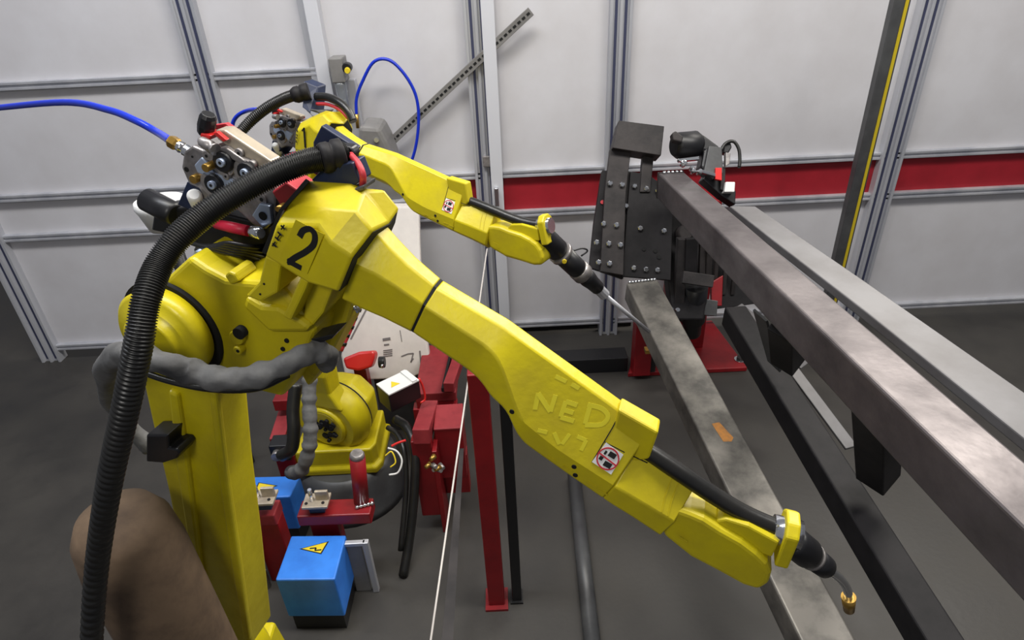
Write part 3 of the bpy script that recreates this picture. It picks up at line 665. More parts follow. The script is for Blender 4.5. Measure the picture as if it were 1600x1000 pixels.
# torch of robot one
cl = A1.p(1229, 838, 0, True); k0 = P(848, 372, 1.99)
t1 = thing('welding_torch', 'black straight torch with silver rings and thin nozzle wire on robot 1', 'torch', cl)
a0 = P(845, 366, 1.97); a1 = P(934, 450, 2.20); dv = unit(a1 - a0); L = np.linalg.norm(a1 - a0)
MB().lathe(a0, a0 + dv * L * .30, [(0, .030), (.15, .036), (.9, .036), (1, .031)], 24).build('torch_body', 'black', t1)
MB().lathe(a0 + dv * L * .30, a0 + dv * L * .345, [(0, .040), (1, .040)], 24).build('clamp_ring', 'cast', t1)
MB().lathe(a0 + dv * L * .345, a0 + dv * L * .64, [(0, .034), (.85, .034), (1, .030)], 24).build('torch_barrel', 'black', t1)
MB().lathe(a0 + dv * L * .62, a0 + dv * L * .73, [(0, .030), (.1, .036), (.9, .036), (1, .03)], 24).build('lock_ring', 'cast', t1)
MB().lathe(a0 + dv * L * .72, a0 + dv * L * 1.0, [(0, .028), (.3, .030), (.6, .026), (1, .024)], 24).build('torch_nut', 'black', t1)
a2 = P(946, 462, 2.24); a3 = P(1014, 518, 2.52)
MB().lathe(a1 - dv * .02, a2, [(0, .016), (.2, .020), (.9, .020), (1, .013)], 12, False).build('neck_nut', 'alu', t1)
MB().cyl(a2, a3, .0085, .0075, 12).build('swan_neck', 'alu', t1)
MB().lathe(P(880, 405, 2.05) - V(0, .037, -.01), P(880, 405, 2.05) - V(0, .040, -.01), [(0, .008), (1, .007)], 10).build('yellow_mark', 'signyellow', t1)
MB().tube([P(895, 392, 2.07), P(910, 388, 2.09), P(918, 392, 2.1), P(908, 400, 2.1)], .003, 8, n=12).build('sensor_wire', 'black', t1)

# ================================================================== POSITIONER HEADSTOCK
hr = thing('positioner_headstock', 'dark bolted steel headstock column holding the beams against the wall', 'positioner', on_z(1040, 560, 0))
def pl(poly, d, th, name, mt, par, bev=.003, d2=None):
    pts = [P(x, y, d) for x, y in poly]
    return MB().prism(pts, _F * th).build(name, mt, par, bevel=bev)
hd_ = 3.16
pl([(967, 188), (1038, 197), (1033, 243), (957, 231)], hd_ - .04, .12, 'top_block', 'dark2', hr)
pl([(954, 231), (986, 236), (978, 300), (974, 430), (938, 424), (945, 300)], hd_, .05, 'arm_plate', 'dark2', hr)
pl([(1005, 239), (1022, 241), (1016, 300), (1000, 300)], hd_ + .02, .05, 'arm_plate', 'dark2', hr)
pl([(941, 266), (986, 268), (982, 300), (974, 436), (921, 418), (928, 350)], hd_ + .05, .05, 'back_plate', 'dark', hr)
pl([(985, 268), (1012, 272), (1052, 300), (1048, 438), (972, 432)], hd_ + .03, .04, 'bolt_plate', 'dark', hr)
def bolts(lst, d, r=.014):
    for x, y in lst:
        c = P(x, y, d)
        MB().lathe(c, c - _F * .014, [(0, r), (.8, r), (1, r * .7)], 6, False).build('bolt', 'chrome', hr)
bolts([(953, 287), (972, 289), (943, 350), (963, 352)], hd_ - .001)
bolts([(932, 379), (951, 381), (969, 383), (935, 410), (952, 412)], hd_ + .049 - .05)
bolts([(991, 291), (1009, 295), (1027, 298), (978, 322), (1000, 357), (1037, 361), (990, 419), (1009, 421), (1027, 422), (1049, 321)], hd_ + .028, .013)
for x, y in ((1006, 389), (1024, 392), (1030, 402)):
    c = P(x, y, hd_ + .028); MB().cyl(c - _F * .003, c, .010, seg=10).build('hole', 'gap', hr)
c = P(941, 316, hd_ + .045); MB().cyl(c - _F * .004, c, .010, seg=10).build('red_cap', 'signred', hr)
# bearing housing and lower column
pl([(1048, 310), (1108, 352), (1112, 420), (1100, 500), (1052, 500), (1044, 438)], hd_ + .12, .10, 'gear_housing', 'dark', hr, .01)
c = P(1068, 366, hd_ + .11); MB().lathe(c, c - _F * .05, [(0, .045), (.6, .045), (1, .03)], 24).build('spindle', 'dark2', hr)
c = P(1086, 366, hd_ + .05); MB().lathe(c, c + V(.03, 0, .01), [(0, .009), (1, .009)], 10).build('pin', 'chrome', hr)
def ln(a, b, wd, ht, name, mt, par, bev=.003): return MB().bar(P(*a), P(*b), wd, ht, -_F).build(name, mt, par, bevel=bev)
ln((1066, 372, hd_ + .02), (1058, 500, hd_ + .18), .05, .05, 'side_tube', 'dark2', hr)
ln((1080, 372, hd_ - .0), (1078, 440, hd_ + .08), .06, .03, 'ram_plate', 'dark', hr)
ln((1098, 372, hd_ - .0), (1096, 432, hd_ + .08), .03, .03, 'ram_rod', 'dark2', hr)
ln((1108, 385, hd_ - .0), (1106, 432, hd_ + .08), .03, .03, 'ram_rod', 'dark2', hr)
ln((1066, 433, hd_ + .0), (1114, 440, hd_ + .0), .06, .03, 'cross_plate', 'dark2', hr)
MB().lathe(P(1088, 445, hd_ + .1), P(1080, 520, hd_ + .35), [(0, .06), (.7, .065), (.72, .05), (1, .05)], 24).build('drive_motor', 'black', hr)
pl([(1094, 466), (1122, 470), (1120, 494), (1096, 492)], hd_ + .15, .06, 'gearbox', 'darkgrey', hr)
for x, y in ((1048, 483), (1058, 484)):
    c = P(x, y, hd_ + .05); MB().lathe(c, c - _F * .02, [(0, .012), (1, .010)], 8).build('bolt', 'chrome', hr)
pl([(1110, 350), (1150, 388), (1182, 440), (1186, 474), (1112, 484)], hd_ + .30, .03, 'rear_plate', 'dark', hr)
for x_ in (1122, 1136, 1150): ln((x_, 372 + (x_ - 1122), hd_ + .2), (x_ - 6, 460, hd_ + .3), .02, .02, 'guide_rod', 'dark2', hr)
# column down to the base plate
cb0 = on_z(1075, 545, .04)
MB().box((cb0[0] - .13, cb0[1] + .02, .03), (cb0[0] + .10, cb0[1] + .22, 1.0)).build('column', 'red', hr, bevel=.006)
bp = [on_z(x, y, .03) for x, y in ((981, 583), (1168, 574), (1112, 500), (1004, 508))]
MB().prism(bp, (0, 0, -.03)).build('base_plate', 'red', hr, bevel=.006)
for x, y in ((1156, 562),):
    c = on_z(x, y, .03); MB().cyl(c, c + UP * .02, .022, seg=6, smooth=False).build('anchor_bolt', 'dark2', hr); MB().cyl(c, c + UP * .006, .034, seg=16).build('washer', 'chrome', hr)
c = on_z(1150, 560, .031); 
pl([(1112, 441), (1130, 430), (1128, 478), (1112, 478)], hd_ + .22, .03, 'rear_flange', 'red', hr)
# left red leg, behind the lower beam
MB().bar(on_z(1000, 580, .03) + UP * .0, on_z(1000, 580, .03) + UP * .42, .10, .10, V(0, 1, 0)).build('side_leg', 'red', hr, bevel=.004)
MB().bar(on_z(1016, 578, .03), on_z(1016, 578, .03) + UP * .5, .05, .05, V(0, 1, 0)).build('support_tube', 'dark2', hr, bevel=.004)
c = P(1016, 547, 3.45); MB().box(c - V(.03, .02, .012), c + V(.03, .02, .012)).build('brass_clip', 'brass', hr, bevel=.002)

# ================================================================== BEAMS (workpiece)
def beam(name, label, pa, pb, wd, ht, mt, up=UP, ext=0.0, wall=.006, hollow=False):
    a, b = P(*pa), P(*pb); b = b + (b - a) * ext
    t = thing(name, label, 'steel tube', a, 'long welded beams')
    MB().bar(a, b, wd, ht, up).build('tube', mt, t, bevel=.008, seg=3)
    d = unit(b - a); x = unit(np.cross(d, up)); z = np.cross(x, d)
    return t, a, b, d, x, z
t, a, b, d, x, z = beam('main_beam', 'big bare steel square tube running from the headstock down to the right edge', (1047, 289, 3.02), (1272, 507, 1.77), .12, .12, 'steel', ext=1.2)
MB().obox(a - d * .004, d * .004, x * .062, z * .062).build('end_cap', 'dark2', t, bevel=.002)
g = MB()
for k in range(5):
    c = a + z * .063 + x * (-.045 + .02 * k) + d * .012; g.lathe(c, c + z * .008, [(0, .009), (.6, .008), (1, .003)], 8)
o = g.build('weld_bead', 'chrome', t); o['kind'] = 'stuff'
m0, m1 = a, b
# plate behind the main beam
zt = a[2] * .5 + (a + (b - a) * .45)[2] * .5 + .02
q4 = [on_z(x_, y_, 1.33) for x_, y_ in ((1140, 322), (1180, 322), (1262, 378), (1354, 441), (1640, 640), (1640, 716), (1354, 488), (1206, 374))]
o = thing('sheet_plate', 'flat grey steel plate lying just behind the big square tube', 'steel plate', q4[0])
MB().prism(q4, (0, 0, -.03)).build('plate', 'plate', o, bevel=.004)
t3, a3_, b3_, d3, x3, z3 = beam('cross_beam', 'mottled steel box beam below the torch of robot 1, with an orange mark', (1001, 452, 3.02), (1150, 745, 2.22), .150, .10, 'steel2', ext=1.1)
g = MB()
for k in range(9):
    c = a3_ + z3 * .052 + x3 * (-.06 + .015 * k) + d3 * .004; g.lathe(c, c + z3 * .008, [(0, .008), (.6, .007), (1, .002)], 8)
o = g.build('weld_bead', 'chrome', t3); o['kind'] = 'stuff'
def on_top(x_, y_, a, z, h):
    q = ray(x_, y_); t_ = ((a + z * h - EYE) @ z) / (q @ z); return EYE + q * t_
MB().prism([on_top(x_, y_, a3_, z3, .0502) for x_, y_ in ((1112, 662), (1124, 660), (1146, 684), (1143, 690), (1130, 690))], z3 * .0006).build('orange_mark', 'orange', t3)
t4, a4, b4, d4, x4, z4 = beam('lower_beam', 'dark steel beam low on the right, under the big square tube', (1146, 492, 2.95), (1322, 778, 2.10), .10, .10, 'dark', ext=.8)
# uprights and braces of the truss
def strut(pa, pb, w_, label, mt='dark'):
    a, b = P(*pa), P(*pb)
    return tag(MB().bar(a, b, w_, w_, unit(V(-.5, .8, 0))).build('truss_upright', mt, loc=tuple(b), bevel=.004), label, 'upright', 'truss uprights')
strut((1232, 508, 2.0), (1232, 563, 2.36), .09, 'black square upright between the big tube and the dark lower beam')
strut((1372, 630, 1.62), (1372, 745, 2.0), .09, 'black upright at the right edge of the photo between the beams')
o = tag(MB().bar(P(1188, 492, 2.25), P(1210, 572, 2.5), .07, .01, V(1, .4, 0)).build('gusset_plate', 'darkgrey', loc=tuple(P(1210, 572, 2.5)), bevel=.002), 'thin slanting steel gusset left of the black upright', 'gusset')
o = tag(MB().bar(P(1236, 574, 2.6), P(1330, 700, 2.35), .05, .012).build('flat_bar', 'plate', loc=tuple(P(1330, 690, 2.35)), bevel=.003), 'bright flat steel bar running beside the dark lower beam', 'steel bar')
o = tag(MB().bar(P(1150, 480, 3.3), P(1260, 570, 3.1), .10, .01).build('flat_bar', 'plate', loc=tuple(P(1200, 590, 2.95)), bevel=.003), 'pale steel strip seen through the gap under the big tube', 'steel bar')

# clamp unit above the main beam
cu = thing('clamp_unit', 'black pneumatic clamp with motor head mounted behind the big tube', 'clamp', P(1095, 300, 3.1))
dc = 3.02
MB().lathe(P(1052, 228, dc + .02), P(1098, 226, dc + .05), [(0, .045), (.15, .062), (.75, .066), (.9, .05), (1, .03)], 22).build('cylinder', 'black', cu)
pl([(1050, 208), (1056, 204), (1068, 213), (1066, 222), (1052, 219)], dc - .08, .05, 'cable_gland', 'dark2', cu, .006)
pl([(1060, 213), (1098, 209), (1108, 216), (1124, 228), (1130, 248), (1110, 275), (1095, 262), (1100, 236), (1066, 228)], dc + .0, .10, 'motor_hood', 'black', cu, .012)
pl([(1108, 228), (1128, 230), (1130, 270), (1114, 280), (1100, 268)], dc - .02, .06, 'bracket', 'darkgrey', cu)
pl([(1060, 248), (1092, 244), (1093, 249), (1061, 252)], dc - .06, .03, 'chrome_bar', 'chrome', cu, .002)
for x_, y_, r_ in ((1070, 254, .014), (1085, 266, .011), (1095, 267, .013), (1082, 261, .009)):
    c = P(x_, y_, dc - .08); MB().lathe(c, c + _F * .04, [(0, r_ * .6), (.2, r_), (1, r_)], 12).build('bolt', 'chrome', cu)
ln((1096, 268, dc - .06), (1117, 274, dc - .02), .016, .016, 'rod', 'chrome', cu, .003)
MB().tube([P(1126, 236, dc), P(1134, 224, dc), P(1146, 221, dc), P(1154, 232, dc), P(1156, 248, dc), P(1155, 262, dc)], .008, 10, n=24).build('cable_loop', 'rubber', cu)
pl([(1131, 224), (1142, 222), (1144, 230), (1138, 240), (1130, 238)], dc + .01, .05, 'elbow_connector', 'black', cu, .006)
pl([(1134, 238), (1142, 239), (1140, 256), (1134, 260)], dc - .02, .03, 'nameplate', 'cast', cu)
pl([(1134, 284), (1149, 284), (1148, 300), (1132, 300)], dc - .02, .06, 'white_block', 'white', cu, .004)
pl([(1128, 282), (1150, 298), (1149, 320), (1128, 306), (1098, 280), (1104, 270), (1126, 276)], dc + .02, .08, 'lower_bracket', 'black', cu, .004)
pl([(1126, 258), (1134, 262), (1133, 300), (1126, 296)], dc + .0, .05, 'vertical_plate', 'dark2', cu, .004)
pl([(1118, 262), (1128, 262), (1128, 282), (1118, 280)], dc - .03, .02, 'red_tag', 'bright_red', cu, .002)

# slanted black pole with yellow line, right
a = on_y(1362, 190, 3.2); b = on_y(1308, 420, 3.25)
bq = b + (b - a) * (b[2] / (a[2] - b[2])) 
ps = thing('slanted_pole', 'black slanted pole with a yellow line leaning at the right, before the wall', 'pole', bq)
top = a + (a - b) * .8
MB().bar(top, bq, .075, .05, V(0, -1, 0)).build('pole', 'darkgrey', ps, bevel=.006)
o_ = V(.018, -.028, 0)
MB().bar(top + o_, bq + o_, .014, .004, V(0, -1, 0)).build('yellow_line', 'stripe', ps)

# ================================================================== MIDDLE BACKGROUND
# off-white guard board
bd = 3.30
bo = thing('guard_board', 'tilted off-white board with rounded corner behind both arms', 'board', on_z(620, 600, .0))
poly = [(566, 322), (655, 322), (657, 400), (662, 480), (668, 535), (671, 556), (669, 572), (658, 585), (640, 592), (540, 596), (532, 556), (548, 520), (560, 480)]
MB().prism([P(x_, y_, bd) for x_, y_ in poly], V(0, .05, -.0)).build('board_panel', 'board', bo, bevel=.012, seg=3)
def bst(pts, wd, mt='greyink'):
    q = [P(x_, y_, bd - .002) for x_, y_ in pts]
    for u_, v_ in zip(q[:-1], q[1:]): MB().bar(u_, v_, wd, .0016, -_F).build('printed_line', mt, bo)
bst([(598, 531), (610, 529)], .014); bst([(600, 539), (608, 538)], .008)
for k in range(4): bst([(599, 548 + 3 * k), (613, 546 + 3 * k)], .005)
bst([(627, 557), (637, 553), (646, 552), (642, 566), (646, 560)], .006); bst([(656, 548), (658, 570)], .008); bst([(572, 484), (548, 530)], .008); bst([(625, 516), (628, 534)], .003)
# leg to the floor
lg = P(620, 590, bd + .03)
MB().box((lg[0] - .12, lg[1], 0), (lg[0] + .12, lg[1] + .06, lg[2])).build('stand', 'darkgrey', bo)
pts = [P(564, 474, 3.0), P(556, 492, 3.0), P(549, 510, 3.0), P(542, 526, 3.0), P(532, 548, 3.0)]
cd = thing('spiral_cord', 'red and black banded cable along the left edge of the off-white board', 'cable', pts[-1])
MB().tube(pts, .012, 10, n=16).build('cord', 'signred', cd)
for k in range(5):
    i = .1 + .18 * k; c = pts[0] + (pts[-1] - pts[0]) * i; e = unit(pts[-1] - pts[0])
    MB().cyl(c, c + e * .016, .0135 if k % 2 else .016).build('band', 'black', cd)
# torch cleaner
tcn = thing('nozzle_cleaner', 'small bright red nozzle cleaning unit in front of the off-white board', 'cleaner', P(562, 575, 3.1))
pl([(535, 560), (560, 550), (584, 548), (586, 556), (580, 574), (560, 580), (540, 576)], 3.12, .08, 'housing', 'bright_red', tcn, .012)
c = P(592, 566, 3.1); MB().cyl(c, c + V(.03, 0, .0), .028, seg=16).build('motor', 'black', tcn, bevel=.004)
c = P(596, 572, 3.05); MB().cyl(c, c + V(.008, -.002, 0), .010, seg=10).build('nut', 'chrome', tcn)
c = P(562, 578, 3.2); MB().box((c[0] - .03, c[1], 0), (c[0] + .03, c[1] + .06, c[2])).build('stand', 'red', tcn)
# white lid at the left edge
wl_ = thing('white_bin', 'rounded white tub rim at the left edge behind the feeder', 'bin', (P(248, 312, 2.6)[0], P(248, 312, 2.6)[1], 0))
c = P(248, 312, 2.6); MB().lathe((c[0], c[1], c[2] - .12), (c[0], c[1], c[2]), [(0, .07), (.6, .09), (.8, .10), (1, .095)], 28).build('tub', 'white', wl_)
MB().cyl((c[0], c[1], 0), (c[0], c[1], c[2] - .11), .03).build('stem', 'black', wl_)

# --- red table and red box frames
def zbox(name, mt, par, tl, tr, d, depth, hz, bev=.004):
    """box with its near top edge from pixel tl to tr at depth d, going back `depth` m and down hz m"""
    a, b = P(*tl, d), P(*tr, d); b = V(b[0], b[1], a[2]); e = unit(b - a); f_ = unit(np.cross(UP, e))
    return MB().prism([a, b, b + f_ * depth, a + f_ * depth], (0, 0, -hz)).build(name, mt, par, bevel=bev)
rt_ = thing('red_table', 'dusty red steel table with a rail on top, right of the off-white board', 'table', on_z(700, 660, 0))
zbox('table_top', 'red_top', rt_, (648, 616), (712, 613), 3.02, .42, .05)
a = P(692, 612, 3.0); b = P(706, 550, 3.32)
MB().bar(a + UP * .01, b + UP * .01, .012, .02).build('rail', 'dark', rt_)
MB().bar(P(702, 614, 3.0) + UP * .03, P(722, 556, 3.3) + UP * .03, .05, .05).build('edge_tube', 'red_top', rt_, bevel=.004)
zbox('apron', 'red', rt_, (650, 626), (708, 622), 3.04, .30, .10)
for x_, y_, d_ in ((655, 640, 3.06), (704, 634, 3.06)):
    c = P(x_, y_, d_); MB().box((c[0] - .03, c[1], 0), (c[0] + .03, c[1] + .06, c[2])).build('leg', 'red', rt_, bevel=.003)
rf = thing('box_fixture', 'red welded box frame with brass valves left of the tall red post', 'frame', on_z(690, 800, 0))
a, b = P(658, 683, 2.62), P(673, 636, 2.86)
MB().bar(a, b, .07, .07).build('top_tube', 'red_top', rf, bevel=.004)
zbox('cross_box', 'red', rf, (678, 672), (722, 668), 2.68, .16, .28)
zbox('cross_box_cover', 'red_top', rf, (677, 671), (722, 667), 2.675, .165, .01)
c = P(662, 690, 2.64); MB().box((c[0] - .055, c[1], 0.09), (c[0] + .03, c[1] + .05, c[2])).build('upright', 'red', rf, bevel=.004)
MB().box((c[0] + .03, c[1] - .02, .0), (c[0] + .05, c[1] + .12, c[2] - .04)).build('side_plate', 'red', rf, bevel=.003)
MB().box((c[0] + .05, c[1] + .10, .12), (c[0] + .16, c[1] + .16, .35)).build('lower_panel', 'red', rf, bevel=.003)
c = P(680, 720, 2.60)
for k in range(7):
    e = c + V(random.uniform(-.02, .02), random.uniform(-.02, 0), random.uniform(-.04, .04))
    MB().lathe(e, e + V(random.uniform(-.02, .02), -.02, random.uniform(-.01, .01)), [(0, .012), (1, .008)], 9).build('valve', 'brass' if k % 2 else 'cast', rf)
# tall red post
c = P(751, 640, 2.08); t_ = P(752, 568, 2.2)
rp_ = thing('red_post', 'tall dark red square steel post under the middle of the robot 2 forearm', 'post', (c[0], c[1], 0))
MB().box((c[0] - .032, c[1] - .03, 0.012), (c[0] + .032, c[1] + .03, c[2] + .16)).build('post', 'red', rp_, bevel=.004)
MB().box((c[0] - .045, c[1] - .05, 0), (c[0] + .045, c[1] + .05, .012)).build('foot_plate', 'red', rp_)
# thin pale rod with grey panel
a, b = P(690, 882, 2.0), P(761, 389, 3.1)
rod = thing('pale_rod', 'thin pale rod rising steeply past the red frame to the wall', 'rod', a + (a - b) * .3)
aa = a + (a - b) * .3
MB().tube([aa, a, b], .0034, 8).build('rod', 'board', rod)
gp_ = [P(696, 882, 2.3), P(716, 882, 2.3), P(728, 640, 2.9), P(724, 640, 2.9)]
gp_[0:2] = [P(690, 1000, 2.15), P(708, 1000, 2.15)]
o = thing('grey_bar', 'dull grey flat bar between the pale rod and the red post', 'bar', gp_[0])
MB().prism(gp_, V(0, .01, 0)).build('flat_bar', 'dark2', o)

# black post beside the red post
c = P(791, 660, 2.12)
bp_ = thing('black_post', 'black upright steel leg just right of the tall red post', 'post', (c[0], c[1], 0))
MB().box((c[0] - .018, c[1] - .02, 0.01), (c[0] + .02, c[1] + .03, c[2] + .2)).build('post', 'black', bp_, bevel=.003)
MB().box((c[0] - .025, c[1] - .03, 0), (c[0] + .025, c[1] + .035, .01)).build('foot_plate', 'black', bp_)
# floor pipe
a, b = on_z(897, 742, .03), on_z(926, 1010, .03)
tag(MB().cyl(a, b, .032, seg=20).build('floor_pipe', 'darkgrey', loc=tuple(a)), 'round grey pipe lying on the floor under the robot 2 forearm', 'pipe')
# dark low beams on the floor under the wall
c0 = on_z(826, 588, 0); c1 = on_z(986, 582, 0)
tag(MB().box((c0[0], c0[1], 0), (c1[0] - .02, c0[1] + .12, .10)).build('floor_beam', 'black', loc=(c0[0], c0[1], 0), bevel=.004), 'long black bar lying on the floor at the foot of the wall', 'bar')
for x_, w_, h_ in ((846, .06, .16), (930, .22, .22), (958, .12, .10)):
    c = on_y(x_, 520, WALL + .15)
    pass
lr = thing('low_rail', 'black angle rail hanging right below the bottom edge of the wall panels', 'rail', on_y(790, 512, WALL + .03))
a, b = on_y(800, 512, WALL + .10), on_y(985, 503, WALL + .10)
MB().bar(a, b, .05, .06).build('rail', 'black', lr, bevel=.003)
for x_, w_, y2 in ((850, .03, 532), (936, .07, 540), (975, .02, 530)):
    c = on_y(x_, 508, WALL + .09); e = on_y(x_, y2, WALL + .09)
    MB().box((c[0] - w_, c[1] - .02, e[2]), (c[0] + w_, c[1] + .03, c[2])).build('hanger', 'black', lr, bevel=.003)

# ================================================================== FRONT LEFT FIXTURES
def blue_box(tl, tr, br, bl, d, h, label):
    z = P(*bl, d)[2]; q = [on_z(*p_, z) for p_ in (tl, tr, br, bl)]
    t = thing('blue_box', label, 'control box', (q[3][0], q[3][1], 0), 'blue warning boxes')
    MB().prism(q, (0, 0, -h)).build('enclosure', 'bluebox', t, bevel=.006)
    cx = sum(q) / 4
    MB().prism([cx + (p_ - cx) * .85 - UP * (z if False else 0) for p_ in q], (0, 0, -.001)).build('lid_seam', 'bluebox', t) if False else None
    MB().prism([V(p_[0], p_[1], z - h) for p_ in [cx + (k - cx) * .9 for k in q]], (0, 0, -(z - h))).build('stand', 'black', t)
    return t, z
t, z = blue_box((392, 745), (469, 743), (453, 776), (377, 779), 2.72, .20, 'rear blue box with yellow warning triangle, behind the left clamp fixture')
def tri(t, z, pts, inner):
    q = [on_z(*p_, z) for p_ in pts]; s_ = MB().prism(q, (0, 0, .0012)).build('warning_triangle', 'ink', t)
    c = sum(q) / 3; MB().prism([c + (p_ - c) * .84 + UP * .0013 for p_ in q], (0, 0, .0006)).build('triangle_face', 'signyellow', s_)
    b_ = [on_z(*p_, z + .0022) for p_ in inner]
    for u_, v_ in zip(b_[:-1], b_[1:]): MB().bar(u_, v_, .006, .0004).build('lightning_bolt', 'ink', s_)
tri(t, z, [(404, 754), (434, 759), (396, 773)], [(407, 762), (414, 762), (411, 766), (419, 767)])
t, z = blue_box((455, 837), (541, 836), (523, 905), (430, 906), 2.35, .22, 'front blue box with warning triangle at the bottom of the photo')
tri(t, z, [(514, 846), (502, 866), (468, 858)], [(484, 857), (494, 856), (492, 860), (502, 859)])
# silver bracket beside it
c = P(545, 850, 2.5)
sb = thing('silver_bracket', 'silver U bracket with grey plate right of the front blue box', 'bracket', (c[0], c[1], 0))
a, b, e, f_ = P(534, 850, 2.5), P(571, 848, 2.5), P(571, 880, 2.5), P(562, 905, 2.5)
b = V(b[0], b[1], a[2])
MB().bar(a, b, .02, .018).build('top_bar', 'alu', sb, bevel=.003)
MB().box((b[0] - .012, b[1] - .01, 0), (b[0] + .012, b[1] + .012, b[2] + .009)).build('side_bar', 'alu', sb, bevel=.003)
MB().box((a[0] + .01, a[1], 0.0), (b[0] - .02, a[1] + .02, a[2] - .01)).build('grey_plate', 'grey', sb, bevel=.003)

def clamp_top(par, x_, y_, d_):
    c = P(x_, y_, d_)
    MB().box(c + V(-.05, -.035, -.012), c + V(.05, .04, .0)).build('clamp_plate', 'tan', par, bevel=.002)
    MB().box(c + V(-.03, -.02, -.05), c + V(.03, .02, -.012)).build('spacer_block', 'navy', par, bevel=.002)
    MB().box(c + V(.0, .0, .0), c + V(.05, .012, .045)).build('stop_plate', 'tan', par, bevel=.002)
    MB().cyl(c + V(-.015, .0, 0), c + V(-.015, .0, .06), .008, seg=12).build('locating_pin', 'chrome', par)
    for dx in (-.035, .03): MB().cyl(c + V(dx, -.015, 0), c + V(dx, -.015, .004), .006, seg=10).build('screw', 'dark', par)
# right clamp fixture
f_a = thing('clamp_fixture', 'red clamp fixture with a tall red tube standing on its right end', 'fixture', on_z(500, 850, 0), 'red clamp fixtures')
a = P(470, 802, 2.55); b = P(583, 800, 2.55); b = V(b[0], b[1], a[2])
MB().bar(a, b, .085, .055).build('cross_bar', 'red', f_a, bevel=.005)
c = a + V(.09, .0, -.027); MB().box((c[0] - .055, c[1] - .03, 0), (c[0] + .055, c[1] + .03, c[2])).build('leg', 'red', f_a, bevel=.004)
pb = P(568, 797, 2.58); pt_ = P(559, 706, 2.42); hgt = .235
MB().cyl((pb[0], pb[1], a[2] + .027), (pb[0] + .022, pb[1], a[2] + .027 + hgt), .030, seg=24).build('vertical_tube', 'red', f_a)
MB().lathe((pb[0] + .022, pb[1], a[2] + .027 + hgt), (pb[0] + .024, pb[1], a[2] + .05 + hgt), [(0, .028), (.6, .028), (1, .022)], 24).build('steel_end', 'cast', f_a)
for k in range(5):
    e = V(pb[0] - .01 + .014 * k, pb[1] - .036 + .004 * k, a[2] + .03); MB().lathe(e, e + UP * .012, [(0, .008), (.5, .009), (1, .003)], 8).build('weld_blob', 'chrome', f_a)
clamp_top(f_a, 494, 782, 2.50)
# left clamp fixture
f_b = thing('clamp_fixture', 'red clamp fixture left of the rear blue box with a steel cylinder beside its leg', 'fixture', on_z(420, 860, 0), 'red clamp fixtures')
a = P(350, 804, 2.55); b = P(436, 801, 2.55); b = V(b[0], b[1], a[2])
MB().bar(a, b, .085, .055).build('cross_bar', 'red_top', f_b, bevel=.005)
c = b + V(-.05, .0, -.027); MB().box((c[0] - .055, c[1] - .035, 0), (c[0] + .05, c[1] + .035, c[2])).build('leg', 'red', f_b, bevel=.004)
clamp_top(f_b, 410, 777, 2.48)
c = P(382, 822, 2.5); MB().lathe(c, V(c[0], c[1], 0), [(0, .012), (.08, .018), (.1, .026), (.5, .026), (.52, .018), (1, .018)], 16).build('steel_cylinder', 'cast', f_b)
c = P(366, 770, 2.7); tag(MB().box(c + V(-.05, -.01, -.012), c + V(.05, .01, 0)).bar(c + V(-.045, 0, -.01), V(c[0] - .045, c[1], 0), .02, .02, V(0, 1, 0)).build('steel_bracket', 'alu', loc=tuple(V(c[0], c[1], 0)), bevel=.002), 'small pale steel bracket between the yellow upper arm and the rear blue box', 'bracket')

# red stand left of robot one with vertical hoses
rs = thing('red_stand', 'red sloping stand left of the robot 1 shoulder', 'stand', on_z(436, 760, 0))
zbox('top_block', 'red', rs, (425, 627), (452, 626), 3.0, .10, .06)
a, b = P(434, 690, 2.95), P(448, 645, 3.1)
MB().bar(a, b, .07, .04).build('sloping_arm', 'red_top', rs, bevel=.004)
c = P(436, 703, 2.9); MB().box(c + V(-.035, -.02, -.05), c + V(.05, .06, .04)).build('pivot_block', 'black', rs, bevel=.005)
MB().cyl(c + V(0, -.05, 0), c + V(0, -.02, 0), .022, seg=20).build('pivot_pin', 'cast', rs)
MB().box((c[0] - .03, c[1], 0), (c[0] + .06, c[1] + .05, c[2] - .04)).build('leg', 'red', rs, bevel=.003)
pts = [P(462, 600, 2.6), P(458, 640, 2.6), P(459, 670, 2.6), P(456, 700, 2.62), P(440, 712, 2.66)]
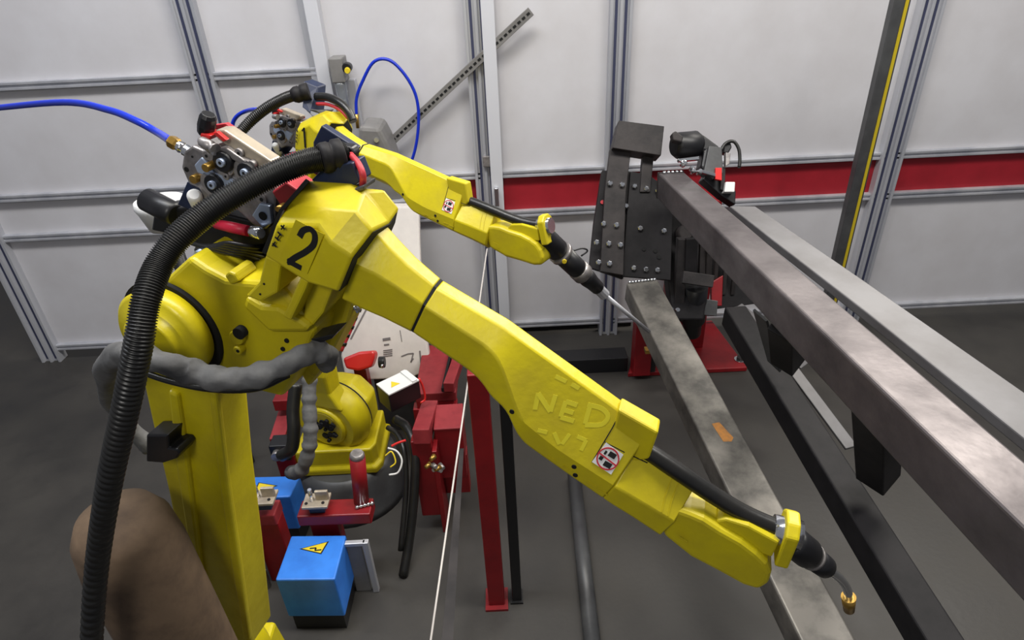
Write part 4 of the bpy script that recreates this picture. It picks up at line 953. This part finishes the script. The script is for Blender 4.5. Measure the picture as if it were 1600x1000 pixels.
tag(MB().tube(pts, .026, 16, n=30).build('black_hose', 'rubber', loc=tuple(pts[-1])), 'thick black hose hanging left of the grey sleeved hose by robot 1', 'hose')
pts = [P(484, 590, 2.55), P(483, 630, 2.55), P(485, 670, 2.55), P(482, 705, 2.57), P(470, 735, 2.62), P(455, 738, 2.7)]
tag(MB().tube(pts, .03, 16, n=50, radii=lambda t: .028 + .0025 * math.sin(t * 50) + .002 * math.sin(t * 83)).build('sleeved_hose', 'fabric', loc=tuple(pts[-1])), 'wrinkled grey sleeved hose hanging vertically beside the robot 1 shoulder', 'hose')
# cables behind robot one
for k, (pp, r_, mt, lb) in enumerate((
    ([(618, 655, 2.8), (636, 668, 2.75), (648, 700, 2.7), (648, 760, 2.7), (640, 840, 2.72), (630, 900, 2.7)], .020, 'rubber', 'thick black cable curving down right of the robot 1 riser'),
    ([(606, 668, 2.8), (622, 680, 2.75), (632, 710, 2.7), (634, 770, 2.7), (626, 860, 2.7)], .012, 'rubber', 'thinner black cable inside the bend of the thick one'),
    ([(612, 697, 2.6), (622, 692, 2.6), (634, 688, 2.6)], .005, 'bright_red', 'short bright red wire right of the robot 1 base'),
    ([(606, 700, 2.6), (620, 705, 2.6), (628, 720, 2.6), (622, 738, 2.6), (608, 742, 2.6)], .004, 'white', 'thin white wire loop right of the robot 1 riser'),
    ([(602, 712, 2.58), (612, 706, 2.58), (618, 722, 2.58), (610, 730, 2.58)], .003, 'signyellow', 'thin yellow wire curl right of the robot 1 riser'))):
    pts = [P(*q_) for q_ in pp]
    tag(MB().tube(pts, r_, 10, n=30).build('cable', mt, loc=tuple(pts[-1])), lb, 'cable')
c = on_z(632, 800, 0); 
# brown canvas drum, bottom left
c = P(176, 798, 1.3)
bd_ = thing('canvas_drum', 'brown weathered rounded drum at the lower left beside the yellow upper arm', 'drum', (c[0], c[1], 0))
MB().lathe((c[0], c[1], 0), (c[0], c[1], c[2]), [(0, .118), (.6, .11), (.9, .104), (.96, .095), (.99, .075), (1, .03)], 32).build('drum', 'brown', bd_)
